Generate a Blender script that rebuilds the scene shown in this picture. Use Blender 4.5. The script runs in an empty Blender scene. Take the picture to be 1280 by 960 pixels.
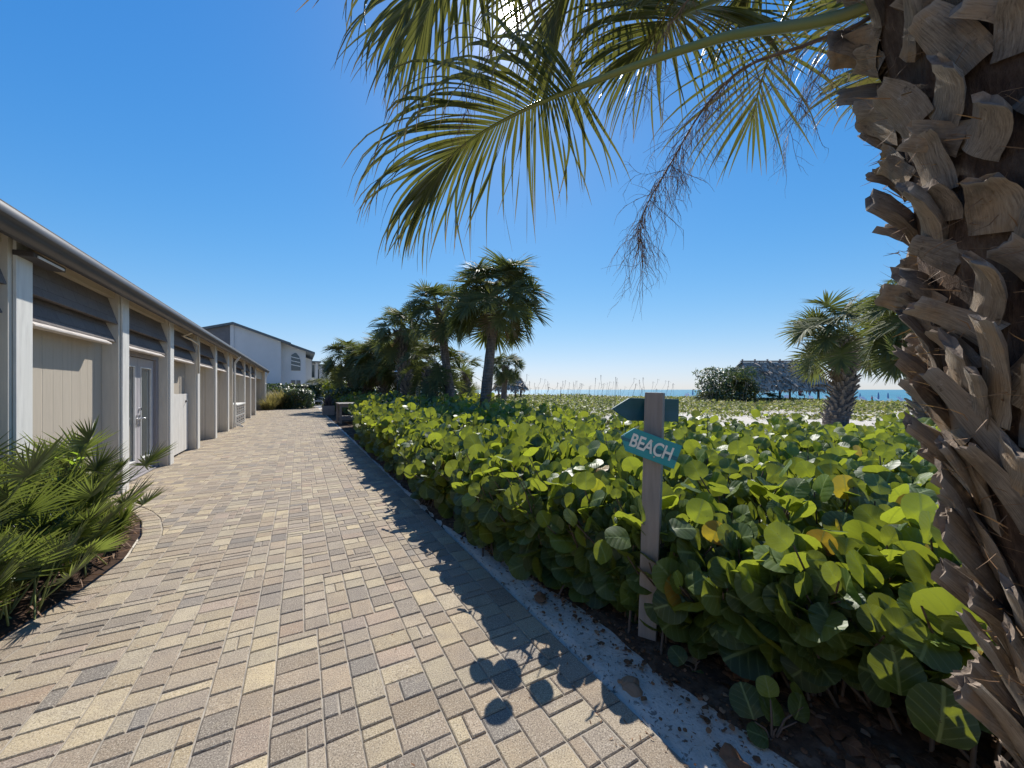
import bpy, math, random
import numpy as np
from mathutils import Vector, Matrix, Euler, noise as mnoise

random.seed(7)
rng = np.random.default_rng(11)
R = math.radians
scene = bpy.context.scene
COL = scene.collection
SUN_EL = R(44.3); SKYK = .155; SKYT = (.76, .87, 1.36)

# ------------------------------------------------------------------ frames
# path frame: t = across (towards the beach), s = along the path away from the viewer
PA = math.atan2(.4847, .8747)
U = np.array([-.4847, .8747, 0.]); N = np.array([.8747, .4847, 0.])
def W(t, s, z=0.):
    p = N * t + U * s
    return Vector((p[0], p[1], z))
def ts(x, y):
    return .8747 * x + .4847 * y, -.4847 * x + .8747 * y
def pt(px, py, Y):
    """photo pixel + distance -> a point of the place"""
    return Vector(((px - 640) / 480 * Y, Y, 1.5 + (487 - py) / 480 * Y))
def ground_z(x, y):
    t, s = ts(x, y)
    z = 0.0
    if t > 3.2:
        k = min(1, (t - 3.2) / 5)
        z += .10 * k * (math.sin(x * .31 + 1) * math.cos(y * .23) + .4 * math.sin(x * .9 + y * .7))
    if t > 48:
        z -= 1.45 * min(1.35, (t - 48) / 64)
    return z

# ------------------------------------------------------------------ objects
def tag(o, label=None, cat=None, group=None, kind=None):
    if label: o['label'] = label
    if cat: o['category'] = cat
    if group: o['group'] = group
    if kind: o['kind'] = kind
    return o
def thing(name, label, cat, loc=(0, 0, 0), rz=0., group=None, rot=None):
    o = bpy.data.objects.new(name, None); COL.objects.link(o)
    o.empty_display_size = .2
    o.location = loc
    o.rotation_euler = rot if rot else (0, 0, rz)
    return tag(o, label, cat, group)
def link(name, me, mats, parent=None, loc=None, rz=0.):
    o = bpy.data.objects.new(name, me); COL.objects.link(o)
    if mats is not None and len(me.materials) == 0:
        for m in (mats if isinstance(mats, (list, tuple)) else [mats]): me.materials.append(m)
    if parent: o.parent = parent
    if loc is not None: o.location = loc
    if rz: o.rotation_euler = (0, 0, rz)
    return o
def bevel(o, w=.006, seg=2):
    m = o.modifiers.new('bevel', 'BEVEL'); m.width = w; m.segments = seg; m.limit_method = 'ANGLE'; m.angle_limit = R(40)
    return o
def copy_tree(o, parent=None):
    c = o.copy(); COL.objects.link(c); c.parent = parent
    for ch in list(o.children): copy_tree(ch, c)
    return c

class MB:
    def __init__(s): s.v = []; s.f = []; s.uv = []; s.sm = []; s.mi = []
    def add(s, verts, faces, smooth=False, uv=None, mi=0):
        b = len(s.v); s.v.extend([tuple(p) for p in verts])
        s.uv.extend(uv if uv is not None else [(0, 0)] * len(verts))
        for f in faces:
            s.f.append(tuple(b + i for i in f)); s.sm.append(smooth); s.mi.append(mi)
    def box(s, a, b, M=None, mi=0):
        (x0, y0, z0), (x1, y1, z1) = a, b
        v = [(x0,y0,z0),(x1,y0,z0),(x1,y1,z0),(x0,y1,z0),(x0,y0,z1),(x1,y0,z1),(x1,y1,z1),(x0,y1,z1)]
        if M is not None: v = [M @ Vector(p) for p in v]
        s.add(v, [(0,3,2,1),(4,5,6,7),(0,1,5,4),(1,2,6,5),(2,3,7,6),(3,0,4,7)], mi=mi)
    def bar(s, p, q, w, h, up=(0, 0, 1)):
        """a rectangular bar from p to q, w wide, h deep"""
        p, q = Vector(p), Vector(q); d = (q - p); L = d.length; d.normalize()
        a = d.cross(Vector(up))
        if a.length < 1e-4: a = Vector((1, 0, 0))
        a.normalize(); b = a.cross(d)
        M = Matrix((( a.x, d.x, b.x, p.x), (a.y, d.y, b.y, p.y), (a.z, d.z, b.z, p.z), (0, 0, 0, 1)))
        s.box((-w / 2, 0, -h / 2), (w / 2, L, h / 2), M)
    def tube(s, pts, rad, n=8, caps=True, smooth=True):
        pts = [Vector(p) for p in pts]; m = len(pts)
        if not hasattr(rad, '__len__'): rad = [rad] * m
        v = []; f = []; uv = []
        a = None
        for i, p in enumerate(pts):
            d = (pts[min(i + 1, m - 1)] - pts[max(i - 1, 0)])
            if d.length < 1e-9: d = Vector((0, 0, 1))
            d.normalize()
            if a is None:
                a = d.cross(Vector((0, 0, 1)))
                if a.length < .05: a = d.cross(Vector((1, 0, 0)))
            a = (a - d * a.dot(d)).normalized(); b = d.cross(a)
            for k in range(n):
                t = 2 * math.pi * k / n
                v.append(p + (a * math.cos(t) + b * math.sin(t)) * rad[i]); uv.append((k / n, i / max(1, m - 1)))
        for i in range(m - 1):
            for k in range(n):
                f.append((i*n+k, i*n+(k+1)%n, (i+1)*n+(k+1)%n, (i+1)*n+k))
        s.add(v, f, smooth, uv)
        if caps:
            s.add(v[:n], [tuple(range(n))[::-1]], False); s.add(v[-n:], [tuple(range(n))], False)
    def prism(s, poly, d, M=None, bottom=0.):
        """poly in xy extruded z bottom..bottom+d"""
        n = len(poly)
        v = [(x, y, bottom) for x, y in poly] + [(x, y, bottom + d) for x, y in poly]
        if M is not None: v = [M @ Vector(p) for p in v]
        s.add(v, [tuple(range(n))[::-1], tuple(range(n, 2*n))] + [(i, (i+1)%n, n+(i+1)%n, n+i) for i in range(n)])
    def mesh(s, name):
        me = bpy.data.meshes.new(name); me.from_pydata(s.v, [], s.f)
        me.polygons.foreach_set('use_smooth', s.sm); me.polygons.foreach_set('material_index', s.mi)
        if any(u != (0, 0) for u in s.uv):
            ul = me.uv_layers.new(name='UVMap'); idx = np.empty(len(me.loops), np.int32); me.loops.foreach_get('vertex_index', idx)
            ul.data.foreach_set('uv', np.array(s.uv, np.float32)[idx].ravel())
        me.update(); return me
    def build(s, name, mat, parent=None, loc=None, rz=0., bev=0):
        o = link(name, s.mesh(name), mat, parent, loc, rz)
        if bev: bevel(o, bev)
        return o

def np_mesh(name, V, F, uv=None, rnd=None, smooth=True, col=None):
    """V (n,3), F (m,k) of one size; uv per vertex; rnd per vertex scalar -> attribute 'rnd'"""
    me = bpy.data.meshes.new(name)
    n, (m, k) = len(V), F.shape
    me.vertices.add(n); me.loops.add(m * k); me.polygons.add(m)
    me.vertices.foreach_set('co', V.astype(np.float32).ravel())
    me.loops.foreach_set('vertex_index', F.astype(np.int32).ravel())
    me.polygons.foreach_set('loop_start', np.arange(0, m * k, k, dtype=np.int32))
    me.polygons.foreach_set('use_smooth', np.full(m, smooth))
    me.update(calc_edges=True)
    if uv is not None:
        ul = me.uv_layers.new(name='UVMap'); ul.data.foreach_set('uv', uv.astype(np.float32)[F.ravel()].ravel())
    if rnd is not None:
        a = me.attributes.new('rnd', 'FLOAT', 'POINT'); a.data.foreach_set('value', rnd.astype(np.float32))
    if col is not None:
        a = me.attributes.new('col', 'FLOAT_COLOR', 'POINT'); a.data.foreach_set('color', col.astype(np.float32).ravel())
    return me

# ------------------------------------------------------------------ materials
def set_ramp(cr, stops):
    while len(cr.elements) > 1: cr.elements.remove(cr.elements[-1])
    for k, (p, c) in enumerate(stops):
        if k == 0: e = cr.elements[0]; e.position = p
        else: e = cr.elements.new(p)
        e.color = (*c, 1) if hasattr(c, '__len__') else (c, c, c, 1)
class NT:
    def __init__(s, name):
        s.m = bpy.data.materials.new(name); s.m.use_nodes = True; s.t = s.m.node_tree
        s.p = s.t.nodes['Principled BSDF']; s.out = s.t.nodes['Material Output']
    def n(s, typ, **kw):
        nd = s.t.nodes.new('ShaderNode' + typ)
        for k, v in kw.items(): setattr(nd, k, v)
        return nd
    def put(s, sock, v):
        if isinstance(v, bpy.types.NodeSocket): s.t.links.new(v, sock)
        elif isinstance(v, (tuple, list)) and len(v) == 3 and sock.type == 'RGBA': sock.default_value = (*v, 1)
        else: sock.default_value = v
    def math(s, op, a, b=0., c=0., clamp=False):
        nd = s.n('Math', operation=op, use_clamp=clamp); s.put(nd.inputs[0], a); s.put(nd.inputs[1], b); s.put(nd.inputs[2], c); return nd.outputs[0]
    def mix(s, f, a, b, blend='MIX'):
        nd = s.n('Mix', data_type='RGBA', blend_type=blend); s.put(nd.inputs[0], f); s.put(nd.inputs[6], a); s.put(nd.inputs[7], b); return nd.outputs[2]
    def noise(s, scale, detail=4, rough=.55, vec=None, w=None, out=0):
        nd = s.n('TexNoise'); nd.inputs['Scale'].default_value = scale; nd.inputs['Detail'].default_value = detail; nd.inputs['Roughness'].default_value = rough
        if w is not None: nd.noise_dimensions = '4D'; s.put(nd.inputs['W'], w)
        if vec is not None: s.put(nd.inputs['Vector'], vec)
        return nd.outputs[out]
    def coord(s, kind='Object', scale=None, rot=None):
        o = s.n('TexCoord').outputs[kind]
        if scale or rot:
            mp = s.n('Mapping'); s.put(mp.inputs[0], o)
            if scale: mp.inputs['Scale'].default_value = scale
            if rot: mp.inputs['Rotation'].default_value = rot
            o = mp.outputs[0]
        return o
    def ramp(s, f, stops, interp='LINEAR'):
        nd = s.n('ValToRGB'); cr = nd.color_ramp; cr.interpolation = interp
        set_ramp(cr, stops)
        s.put(nd.inputs[0], f); return nd.outputs[0]
    def attr(s, name, out='Fac'):
        return s.n('Attribute', attribute_name=name).outputs[out]
    def bump(s, h, strength=.3, dist=.01):
        nd = s.n('Bump'); nd.inputs['Strength'].default_value = strength; nd.inputs['Distance'].default_value = dist
        s.put(nd.inputs['Height'], h); s.put(s.p.inputs['Normal'], nd.outputs[0]); return nd.outputs[0]
    def set(s, **kw):
        for k, v in kw.items(): s.put(s.p.inputs[{'col': 'Base Color', 'rough': 'Roughness', 'metal': 'Metallic', 'spec': 'Specular IOR Level', 'trans': 'Transmission Weight'}[k]], v)
        return s

def simple(name, c1, c2=None, scale=6., rough=.6, bump=0., bscale=None, stretch=None, spec=.4, metal=0., dirt=None):
    g = NT(name); vec = g.coord('Object', scale=stretch)
    c2 = c2 or tuple(x * .75 for x in c1)
    f = g.ramp(g.noise(scale, 6, .6, vec), [(.3, 0.), (.7, 1.)])
    col = g.mix(f, c1, c2)
    if dirt:
        f2 = g.ramp(g.noise(scale * .31, 5, .7, vec), [(.52, 0.), (.75, 1.)])
        col = g.mix(f2, col, dirt)
    g.set(col=col, rough=rough, spec=spec, metal=metal)
    if bump: g.bump(g.noise(bscale or scale * 6, 5, .6, vec), bump, .004)
    return g.m

def leaf_mat(name, stops, trans_col, trans=.45, rough=.35, veins=None, spec=.5, tip=None):
    """thin leaf: colour by the per-leaf attribute 'rnd', light passing through it"""
    g = NT(name)
    r = g.attr('rnd')
    col = g.ramp(r, stops)
    tcol = g.mix(.6, g.mix(1., col, (2.2, 2.2, 1.2), 'MULTIPLY'), trans_col)
    uv = g.coord('UV'); sp = g.n('SeparateXYZ'); g.put(sp.inputs[0], uv)
    nz = g.noise(9, 4, .6, g.coord('Object'))
    col = g.mix(g.math('MULTIPLY', nz, .35), col, g.mix(1., col, (.55, .6, .5), 'MULTIPLY'))
    if tip is not None:
        f = g.ramp(sp.outputs[1], [(.0, 0.), (.72, 0.), (1., 1.)])
        f = g.math('MULTIPLY', f, g.ramp(g.noise(2.3, 3, .6, g.coord('Object')), [(.4, .15), (.6, .9)]))
        col = g.mix(f, col, tip); tcol = g.mix(f, tcol, tip)
    if veins:
        # uv: x -1..1 across, y 0..1 along the blade
        ax = g.math('ABSOLUTE', sp.outputs[0])
        mid = g.ramp(ax, [(0., 1.), (.035, 1.), (.075, 0.)])
        q = g.math('SUBTRACT', sp.outputs[1], g.math('MULTIPLY', g.math('POWER', ax, .8), .34))
        fr = g.math('FRACT', g.math('MULTIPLY', q, 5.5))
        d = g.math('ABSOLUTE', g.math('SUBTRACT', fr, .5))
        lat = g.ramp(d, [(0., 1.), (.035, .8), (.09, 0.)])
        v = g.math('MAXIMUM', mid, g.math('MULTIPLY', lat, .7))
        col = g.mix(g.math('MULTIPLY', v, .72), col, veins)
        spot = g.ramp(g.noise(75, 3, .6, g.coord('Object')), [(.69, 0.), (.72, .8)]); col = g.mix(spot, col, (.10, .05, .02)); tcol = g.mix(spot, tcol, (.08, .03, .01))
        tcol = g.mix(g.math('MULTIPLY', v, .35), tcol, (.10, .14, .02))
        puff = g.ramp(d, [(0., 0.), (.5, 1.)])
        bn = g.bump(g.math('ADD', g.math('MULTIPLY', puff, .8), g.math('MULTIPLY', mid, -.8)), .25, .004)
    g.set(col=col, rough=rough, spec=spec)
    tr = g.n('BsdfTranslucent'); g.put(tr.inputs[0], tcol)
    mx = g.n('MixShader'); mx.inputs[0].default_value = trans
    g.t.links.new(g.p.outputs[0], mx.inputs[1]); g.t.links.new(tr.outputs[0], mx.inputs[2]); g.t.links.new(mx.outputs[0], g.out.inputs[0])
    return g.m

# ------------------------------------------------------------------ camera, light, world
cam = bpy.data.cameras.new('camera'); cam.sensor_width = 36; cam.lens = 36 * 480 / 1280
cam.shift_y = 7 / 1280; cam.clip_start = .05; cam.clip_end = 60000
co = bpy.data.objects.new('camera', cam); COL.objects.link(co); co.location = (0, 0, 1.5); co.rotation_euler = (R(90), 0, 0)
scene.camera = co
sl = bpy.data.lights.new('sun_lamp', 'SUN'); sl.energy = 4.4; sl.angle = R(.53); sl.color = (1., .955, .88)
so = bpy.data.objects.new('sun_lamp', sl); COL.objects.link(so); so.rotation_euler = (-(math.pi / 2 - SUN_EL), 0, 0); so.location = (0, 20, 30)
world = bpy.data.worlds.new('World'); scene.world = world; world.use_nodes = True
wt = world.node_tree; bg = wt.nodes['Background']
sky = wt.nodes.new('ShaderNodeTexSky'); sky.sky_type = 'NISHITA'; sky.sun_disc = False
sky.sun_elevation = SUN_EL; sky.sun_rotation = 0.; sky.air_density = 1.0; sky.dust_density = .1; sky.ozone_density = 4.; sky.altitude = 0
bg.inputs[1].default_value = .15
# the sun itself: a small bright disc with its aureole, in the sky where the lamp comes from
geo = wt.nodes.new('ShaderNodeNewGeometry')
dot = wt.nodes.new('ShaderNodeVectorMath'); dot.operation = 'DOT_PRODUCT'
wt.links.new(geo.outputs['Incoming'], dot.inputs[0]); dot.inputs[1].default_value = (0, -math.cos(SUN_EL), -math.sin(SUN_EL))
rp = wt.nodes.new('ShaderNodeValToRGB'); cr = rp.color_ramp
mr = wt.nodes.new('ShaderNodeMapRange'); mr.inputs[1].default_value = math.cos(R(7)); mr.inputs[2].default_value = 1.
wt.links.new(dot.outputs['Value'], mr.inputs[0]); wt.links.new(mr.outputs[0], rp.inputs[0])
set_ramp(cr, [(0, 0.), (.6, .004), (.9, .010), (.96, .028), (.983, .15), (.992, 1.)])
sc_ = wt.nodes.new('ShaderNodeVectorMath'); sc_.operation = 'SCALE'; sc_.inputs['Scale'].default_value = 260.
wt.links.new(rp.outputs[0], sc_.inputs[0])
ad = wt.nodes.new('ShaderNodeVectorMath'); ad.operation = 'ADD'
hs = wt.nodes.new('ShaderNodeHueSaturation'); hs.inputs['Saturation'].default_value = 1.3
wt.links.new(sky.outputs[0], hs.inputs['Color'])
# the photograph's tone curve holds the bright sky near the sun back
def vm(op, a, b, c=None):
    nd = wt.nodes.new('ShaderNodeVectorMath'); nd.operation = op
    for i_, q_ in enumerate((a, b, c)):
        if q_ is None: continue
        if isinstance(q_, bpy.types.NodeSocket): wt.links.new(q_, nd.inputs[i_])
        else: nd.inputs[i_].default_value = q_
    return nd
tint = vm('MULTIPLY', hs.outputs[0], SKYT)
cm = vm('DIVIDE', tint.outputs[0], vm('MULTIPLY_ADD', tint.outputs[0], (SKYK,) * 3, (1., 1., 1.)).outputs[0])
wt.links.new(cm.outputs[0], ad.inputs[0]); wt.links.new(sc_.outputs[0], ad.inputs[1]); wt.links.new(ad.outputs[0], bg.inputs[0])
vs = scene.view_settings; vs.view_transform = 'Standard'; vs.look = 'None'; vs.gamma = 1; vs.exposure = 0.60; vs.use_curve_mapping = False
# ------------------------------------------------------------------ material library
M = {}
def sand_material():
    g = NT('sand'); o = g.coord('Object')
    big = g.noise(.35, 5, .6, o); fine = g.noise(60, 4, .7, o); mid = g.noise(5, 5, .6, o)
    col = g.mix(g.ramp(mid, [(.35, 0.), (.65, 1.)]), (.50, .455, .385), (.60, .56, .49))
    col = g.mix(g.ramp(fine, [(.55, 0.), (.7, .6)]), col, (.33, .29, .24))
    col = g.mix(g.ramp(big, [(.5, 0.), (.7, .35)]), col, (.40, .36, .30))
    deb = g.ramp(g.noise(26, 3, .7, o), [(.59, 0.), (.65, 1.)])
    col = g.mix(g.math('MULTIPLY', deb, .7), col, (.09, .065, .05))
    g.set(col=col, rough=.95, spec=.15)
    g.bump(g.math('ADD', g.math('MULTIPLY', mid, 1.), g.math('MULTIPLY', fine, .12)), .7, .05)
    return g.m
M['sand'] = sand_material()
def paver_material():
    g = NT('concrete_paver'); o = g.coord('Object')
    r = g.attr('rnd'); c = g.attr('col', 'Color')
    w = g.math('MULTIPLY', r, 57.)
    blot = g.noise(7, 4, .6, o, w=w)
    col = g.mix(g.ramp(blot, [(.42, 0.), (.66, .75)]), c, g.mix(.5, c, (.20, .165, .135)))
    col = g.mix(g.ramp(g.noise(9, 4, .6, o, w=g.math('ADD', w, 9.)), [(.56, 0.), (.72, .45)]), col, (.42, .35, .235))
    spk = g.noise(150, 3, .85, o)
    col = g.mix(g.ramp(spk, [(.38, .8), (.48, 0.)]), col, (.08, .07, .06))
    col = g.mix(g.ramp(spk, [(.55, 0.), (.64, .7)]), col, (.60, .54, .44))
    wear = g.noise(1.1, 5, .65, o)
    col = g.mix(g.ramp(wear, [(.5, 0.), (.72, .35)]), col, (.23, .20, .17))
    st = g.noise(.7, 6, .7, o, w=3.)
    col = g.mix(g.ramp(st, [(.60, 0.), (.68, .30)]), col, (.12, .105, .09))
    g.set(col=col, rough=.88, spec=.25)
    g.bump(g.math('ADD', g.noise(150, 3, .8, o), g.math('MULTIPLY', g.noise(24, 3, .6, o), .6)), .55, .004)
    return g.m
M['paver'] = paver_material()
M['joint'] = simple('joint_sand', (.42, .37, .30), (.25, .22, .18), 14, .95, .5, 80, spec=.1)
M['mulch'] = simple('mulch', (.075, .045, .03), (.03, .018, .012), 20, .95, .8, 60, spec=.1)
M['litter'] = simple('leaf_litter', (.13, .085, .055), (.035, .024, .018), 16, .95, .8, 40, spec=.1, dirt=(.22, .18, .14))
def siding(name, c, c2, pitch, along='y'):
    g = NT(name); o = g.coord('Object'); sp = g.n('SeparateXYZ'); g.put(sp.inputs[0], o)
    y = sp.outputs[1 if along == 'y' else 0]
    fr = g.math('FRACT', g.math('DIVIDE', y, pitch))
    groove = g.ramp(fr, [(0., 0.), (.03, 0.), (.05, 1.), (.95, 1.), (.97, 0.)])
    streak = g.noise(3, 6, .65, g.coord('Object', scale=(9, 9, .9)))
    col = g.mix(g.ramp(streak, [(.35, 0.), (.75, 1.)]), c, c2)
    # splash dirt near the ground
    low = g.ramp(g.math('ADD', sp.outputs[2], g.math('MULTIPLY', g.noise(6, 4, .6, o), .25)), [(.12, .7), (.42, 0.)])
    col = g.mix(low, col, tuple(x * .5 for x in c))
    g.set(col=col, rough=.62, spec=.3)
    g.bump(g.math('ADD', groove, g.math('MULTIPLY', g.noise(40, 4, .6, g.coord('Object', scale=(6, 6, .6))), .10)), .8, .008)
    return g.m
M['siding'] = siding('painted_siding', (.47, .41, .325), (.42, .365, .29), .203)
M['fin'] = siding('painted_fin', (.66, .60, .50), (.58, .525, .435), .5, 'x')
M['cap'] = simple('white_post_paint', (.74, .72, .66), (.64, .62, .565), 5, .5, .12, 60, (4, 4, .5), dirt=(.50, .48, .44))
M['soffit'] = simple('soffit_paint', (.60, .52, .40), (.53, .46, .35), 4, .6, .1, 30)
def shingles():
    g = NT('awning_shingle'); o = g.coord('Object')
    br = g.n('TexBrick'); mp = g.n('Mapping'); g.put(mp.inputs[0], o)
    sp = g.n('SeparateXYZ'); g.put(sp.inputs[0], o); cb = g.n('CombineXYZ'); g.put(cb.inputs[0], sp.outputs[1]); g.put(cb.inputs[1], sp.outputs[2])
    g.put(br.inputs['Vector'], cb.outputs[0]); br.inputs['Scale'].default_value = 1; br.inputs['Brick Width'].default_value = .3; br.inputs['Row Height'].default_value = .14
    br.inputs['Mortar Size'].default_value = .004; g.put(br.inputs['Color1'], (.175, .155, .145)); g.put(br.inputs['Color2'], (.135, .12, .115)); g.put(br.inputs['Mortar'], (.085, .075, .07))
    n = g.noise(25, 5, .7, o)
    g.set(col=g.mix(g.ramp(n, [(.35, 0.), (.7, .6)]), br.outputs[0], (.22, .19, .17)), rough=.9, spec=.2)
    g.bump(g.math('ADD', g.noise(140, 3, .7, o), g.math('MULTIPLY', br.outputs[1], -.8)), .5, .004)
    return g.m
M['shingle'] = shingles()
M['sunlit_ledge'] = simple('sunlit_shingle_ledge', (.56, .51, .47), (.46, .42, .38), 8, .85, .3, 60, spec=.2, dirt=(.36, .33, .30))  # pale tone stands in for sun on the awning's bottom lip
M['gutter'] = simple('dark_gutter_paint', (.075, .068, .066), (.058, .053, .052), 3, .45, .05, 30, spec=.4)
M['fascia'] = simple('dark_fascia_paint', (.075, .065, .06), (.06, .05, .05), 4, .55, .1, 30)
M['roofing'] = simple('roof_shingle', (.15, .14, .135), (.10, .095, .09), 9, .9, .4, 50)
M['doorframe'] = simple('mauve_grey_paint', (.27, .25, .255), (.24, .225, .23), 6, .45, .05)
M['doorpaint'] = simple('pale_mauve_paint', (.46, .43, .43), (.42, .395, .395), 5, .42, .05, dirt=(.36, .34, .34))
M['steel'] = simple('brushed_steel', (.55, .55, .56), (.45, .45, .46), 12, .3, metal=1.)
M['blackmetal'] = simple('black_metal', (.022, .022, .024), (.03, .03, .03), 9, .45)
M['whitepaint'] = simple('white_paint', (.78, .77, .73), (.68, .67, .63), 5, .5, .15, 40, dirt=(.56, .54, .50))
M['gatewood'] = simple('white_gate_wood', (.74, .71, .65), (.60, .575, .52), 6, .65, .3, 30, (5, 5, .5), dirt=(.5, .47, .42))
g = NT('door_glass'); g.set(col=(.035, .05, .05), rough=.04, spec=.9); g.p.inputs['Coat Weight'].default_value = 1.; g.p.inputs['Coat Roughness'].default_value = .02; M['glass'] = g.m
M['blind'] = simple('window_blind', (.62, .60, .57), (.56, .54, .51), 3, .7)
g = NT('window_glass'); g.set(col=(.03, .045, .055), rough=.08, spec=.8); M['window'] = g.m
M['stucco'] = simple('pale_stucco', (.56, .57, .57), (.50, .51, .51), .6, .85, .25, 25, dirt=(.46, .47, .47))
M['greyshingle'] = simple('grey_wall_shingle', (.16, .155, .16), (.12, .12, .125), 4, .9, .3, 30)
M['trimblue'] = simple('dark_roof_trim', (.10, .12, .13), (.08, .10, .11), 3, .5)
M['postwood'] = simple('painted_wood_post', (.31, .275, .25), (.24, .21, .19), 5, .62, .5, 22, (9, 9, .7), dirt=(.30, .26, .24))
def board(name, base, stripe):
    g = NT(name); o = g.coord('Object'); sp = g.n('SeparateXYZ'); g.put(sp.inputs[0], o)
    z = g.math('ADD', sp.outputs[2], g.math('MULTIPLY', g.math('SUBTRACT', g.noise(4, 4, .6, g.coord('Object', scale=(1, 8, 8))), .5), .05))
    f = g.ramp(g.math('ADD', g.math('MULTIPLY', z, 8.), .5), stripe)
    brush = g.noise(30, 5, .7, g.coord('Object', scale=(.6, 6, 6)))
    col = g.mix(f, base, (.012, .10, .15))
    col = g.mix(g.ramp(brush, [(.4, 0.), (.7, .45)]), col, tuple(x * 1.25 + .02 for x in base))
    g.set(col=col, rough=.42, spec=.45); g.bump(brush, .25, .002); return g.m
M['teal'] = board('teal_paint', (.022, .29, .31), [(.0, 0.), (.30, 0.), (.36, 1.), (.56, 1.), (.62, 0.)])
M['shadedteal'] = board('shaded_teal_paint', (.008, .085, .10), [(.0, .6), (.35, .9), (.52, .5), (.7, 0.)])  # darker teal carries the shade on the back of the upper board
M['cream'] = simple('cream_lettering_paint', (.86, .84, .76), (.78, .76, .68), 30, .5, dirt=(.6, .68, .62))
M['greywood'] = simple('weathered_grey_wood', (.27, .24, .21), (.17, .15, .135), 6, .8, .5, 25, (1, 9, 9))
M['planter'] = simple('concrete_planter', (.30, .265, .235), (.25, .22, .195), 5, .85, .3, 30)
M['greenplastic'] = simple('dark_green_plastic', (.02, .075, .075), (.015, .06, .06), 4, .35)
M['whiteplastic'] = simple('white_plastic', (.75, .76, .76), (.7, .7, .7), 4, .4)
M['bluefabric'] = simple('blue_fabric', (.06, .16, .36), (.05, .13, .30), 4, .8)
M['redfabric'] = simple('pink_shirt_fabric', (.50, .10, .12), (.42, .08, .10), 9, .85)
M['skin'] = simple('skin', (.50, .30, .21), (.44, .26, .18), 9, .55)
M['hair'] = simple('dark_hair', (.03, .02, .015), None, 9, .6)
def bark(name, c1, c2, c3, sc, ringed=False):
    g = NT(name); o = g.coord('Object'); uv = g.coord('UV')
    st = g.noise(sc, 7, .7, g.coord('Object', scale=(1, 1, .35)))
    col = g.ramp(st, [(.3, c1), (.5, c2), (.72, c3)])
    h = st
    if ringed:
        sp = g.n('SeparateXYZ'); g.put(sp.inputs[0], o)
        rg = g.math('SINE', g.math('MULTIPLY', g.math('ADD', sp.outputs[2], g.math('MULTIPLY', g.noise(3, 3, .6, o), .1)), 62.))
        col = g.mix(g.ramp(rg, [(.0, .0), (1., .35)]), col, c1); h = g.math('ADD', st, g.math('MULTIPLY', rg, .25))
    g.set(col=col, rough=.92, spec=.15); g.bump(h, .9, .03); return g.m
M['palmbark'] = bark('palm_trunk_bark', (.065, .052, .045), (.15, .125, .108), (.24, .205, .18), 9, True)
M['fibre'] = bark('trunk_fibre', (.04, .025, .018), (.105, .068, .048), (.19, .14, .10), 26)
def boot_mat(name, c1, c2, c3, tan):
    """weathered palm leaf base; uv x across, y from root to cut end"""
    g = NT(name); r = g.attr('rnd'); w = g.math('MULTIPLY', r, 40.)
    uv = g.coord('UV', scale=(7, 1.6, 1)); sp = g.n('SeparateXYZ'); g.put(sp.inputs[0], g.coord('UV'))
    st = g.noise(2.2, 8, .72, uv, w=w)
    o = g.coord('Object'); bl = g.noise(11, 6, .65, o, w=w); shadow_stn = g.noise(6, 5, .7, o, w=g.math('ADD', w, 3.))
    col = g.ramp(st, [(.28, c1), (.48, c2), (.72, c3)])
    tn = g.math('MULTIPLY', g.ramp(bl, [(.45, 0.), (.62, .9)]), g.ramp(r, [(.3, .2), (.7, 1.)]))
    col = g.mix(tn, col, tan)
    col = g.mix(g.ramp(g.noise(34, 5, .75, o), [(.60, 0.), (.68, .7)]), col, (.42, .385, .34))
    col = g.mix(g.ramp(g.noise(19, 5, .75, o, w=4.), [(.60, 0.), (.67, .75)]), col, (.035, .022, .016))
    col = g.mix(g.ramp(shadow_stn, [(.50, 0.), (.66, .75)]), col, (.075, .06, .05))  # dark blotches: staining with shadow contrast mixed into the colour
    edge = g.ramp(sp.outputs[1], [(.9, 0.), (.99, .6)])
    col = g.mix(edge, col, (.38, .35, .31))
    g.set(col=col, rough=.88, spec=.18)
    g.bump(g.math('ADD', g.math('MULTIPLY', st, .8), g.math('MULTIPLY', g.noise(60, 4, .7, o), .35)), .8, .010)
    return g.m
M['boot'] = boot_mat('leaf_base_wood', (.08, .062, .048), (.285, .235, .185), (.47, .41, .335), (.42, .285, .17))
M['boot_end'] = simple('cut_leaf_base_end', (.30, .24, .185), (.14, .10, .075), 45, .9, .8, 70)
M['boot_small'] = boot_mat('small_leaf_base_wood', (.09, .075, .065), (.21, .18, .155), (.34, .30, .26), (.24, .19, .14))
GR = [(0., (.030, .058, .014)), (.35, (.045, .085, .020)), (.7, (.075, .12, .030)), (1., (.12, .15, .045))]
M['frond'] = leaf_mat('palm_frond_green', [(0., (.040, .058, .018)), (.5, (.070, .085, .026)), (.85, (.11, .115, .04)), (1., (.17, .14, .07))], (.22, .21, .04), .27, .42, tip=(.36, .23, .10), spec=.55)
M['midfrond'] = leaf_mat('palm_crown_green', [(0., (.058, .073, .030)), (.6, (.098, .115, .047)), (1., (.155, .15, .07))], (.20, .23, .05), .27, .62, tip=(.30, .22, .11), spec=.22)
M['deadfrond'] = leaf_mat('dead_frond_brown', [(0., (.12, .085, .05)), (1., (.22, .16, .10))], (.25, .17, .09), .3, .7, spec=.2)
M['palmetto'] = leaf_mat('saw_palmetto_green', [(0., (.036, .058, .022)), (.5, (.065, .095, .03)), (1., (.13, .17, .045))], (.32, .38, .06), .34, .4, tip=(.22, .20, .06), spec=.6)
M['petiole'] = simple('green_petiole', (.16, .21, .05), (.20, .20, .06), 8, .4, .1, 40, spec=.5)
M['stalk'] = simple('dry_flower_stalk', (.27, .17, .10), (.16, .095, .06), 14, .7, .3, 60)
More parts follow.
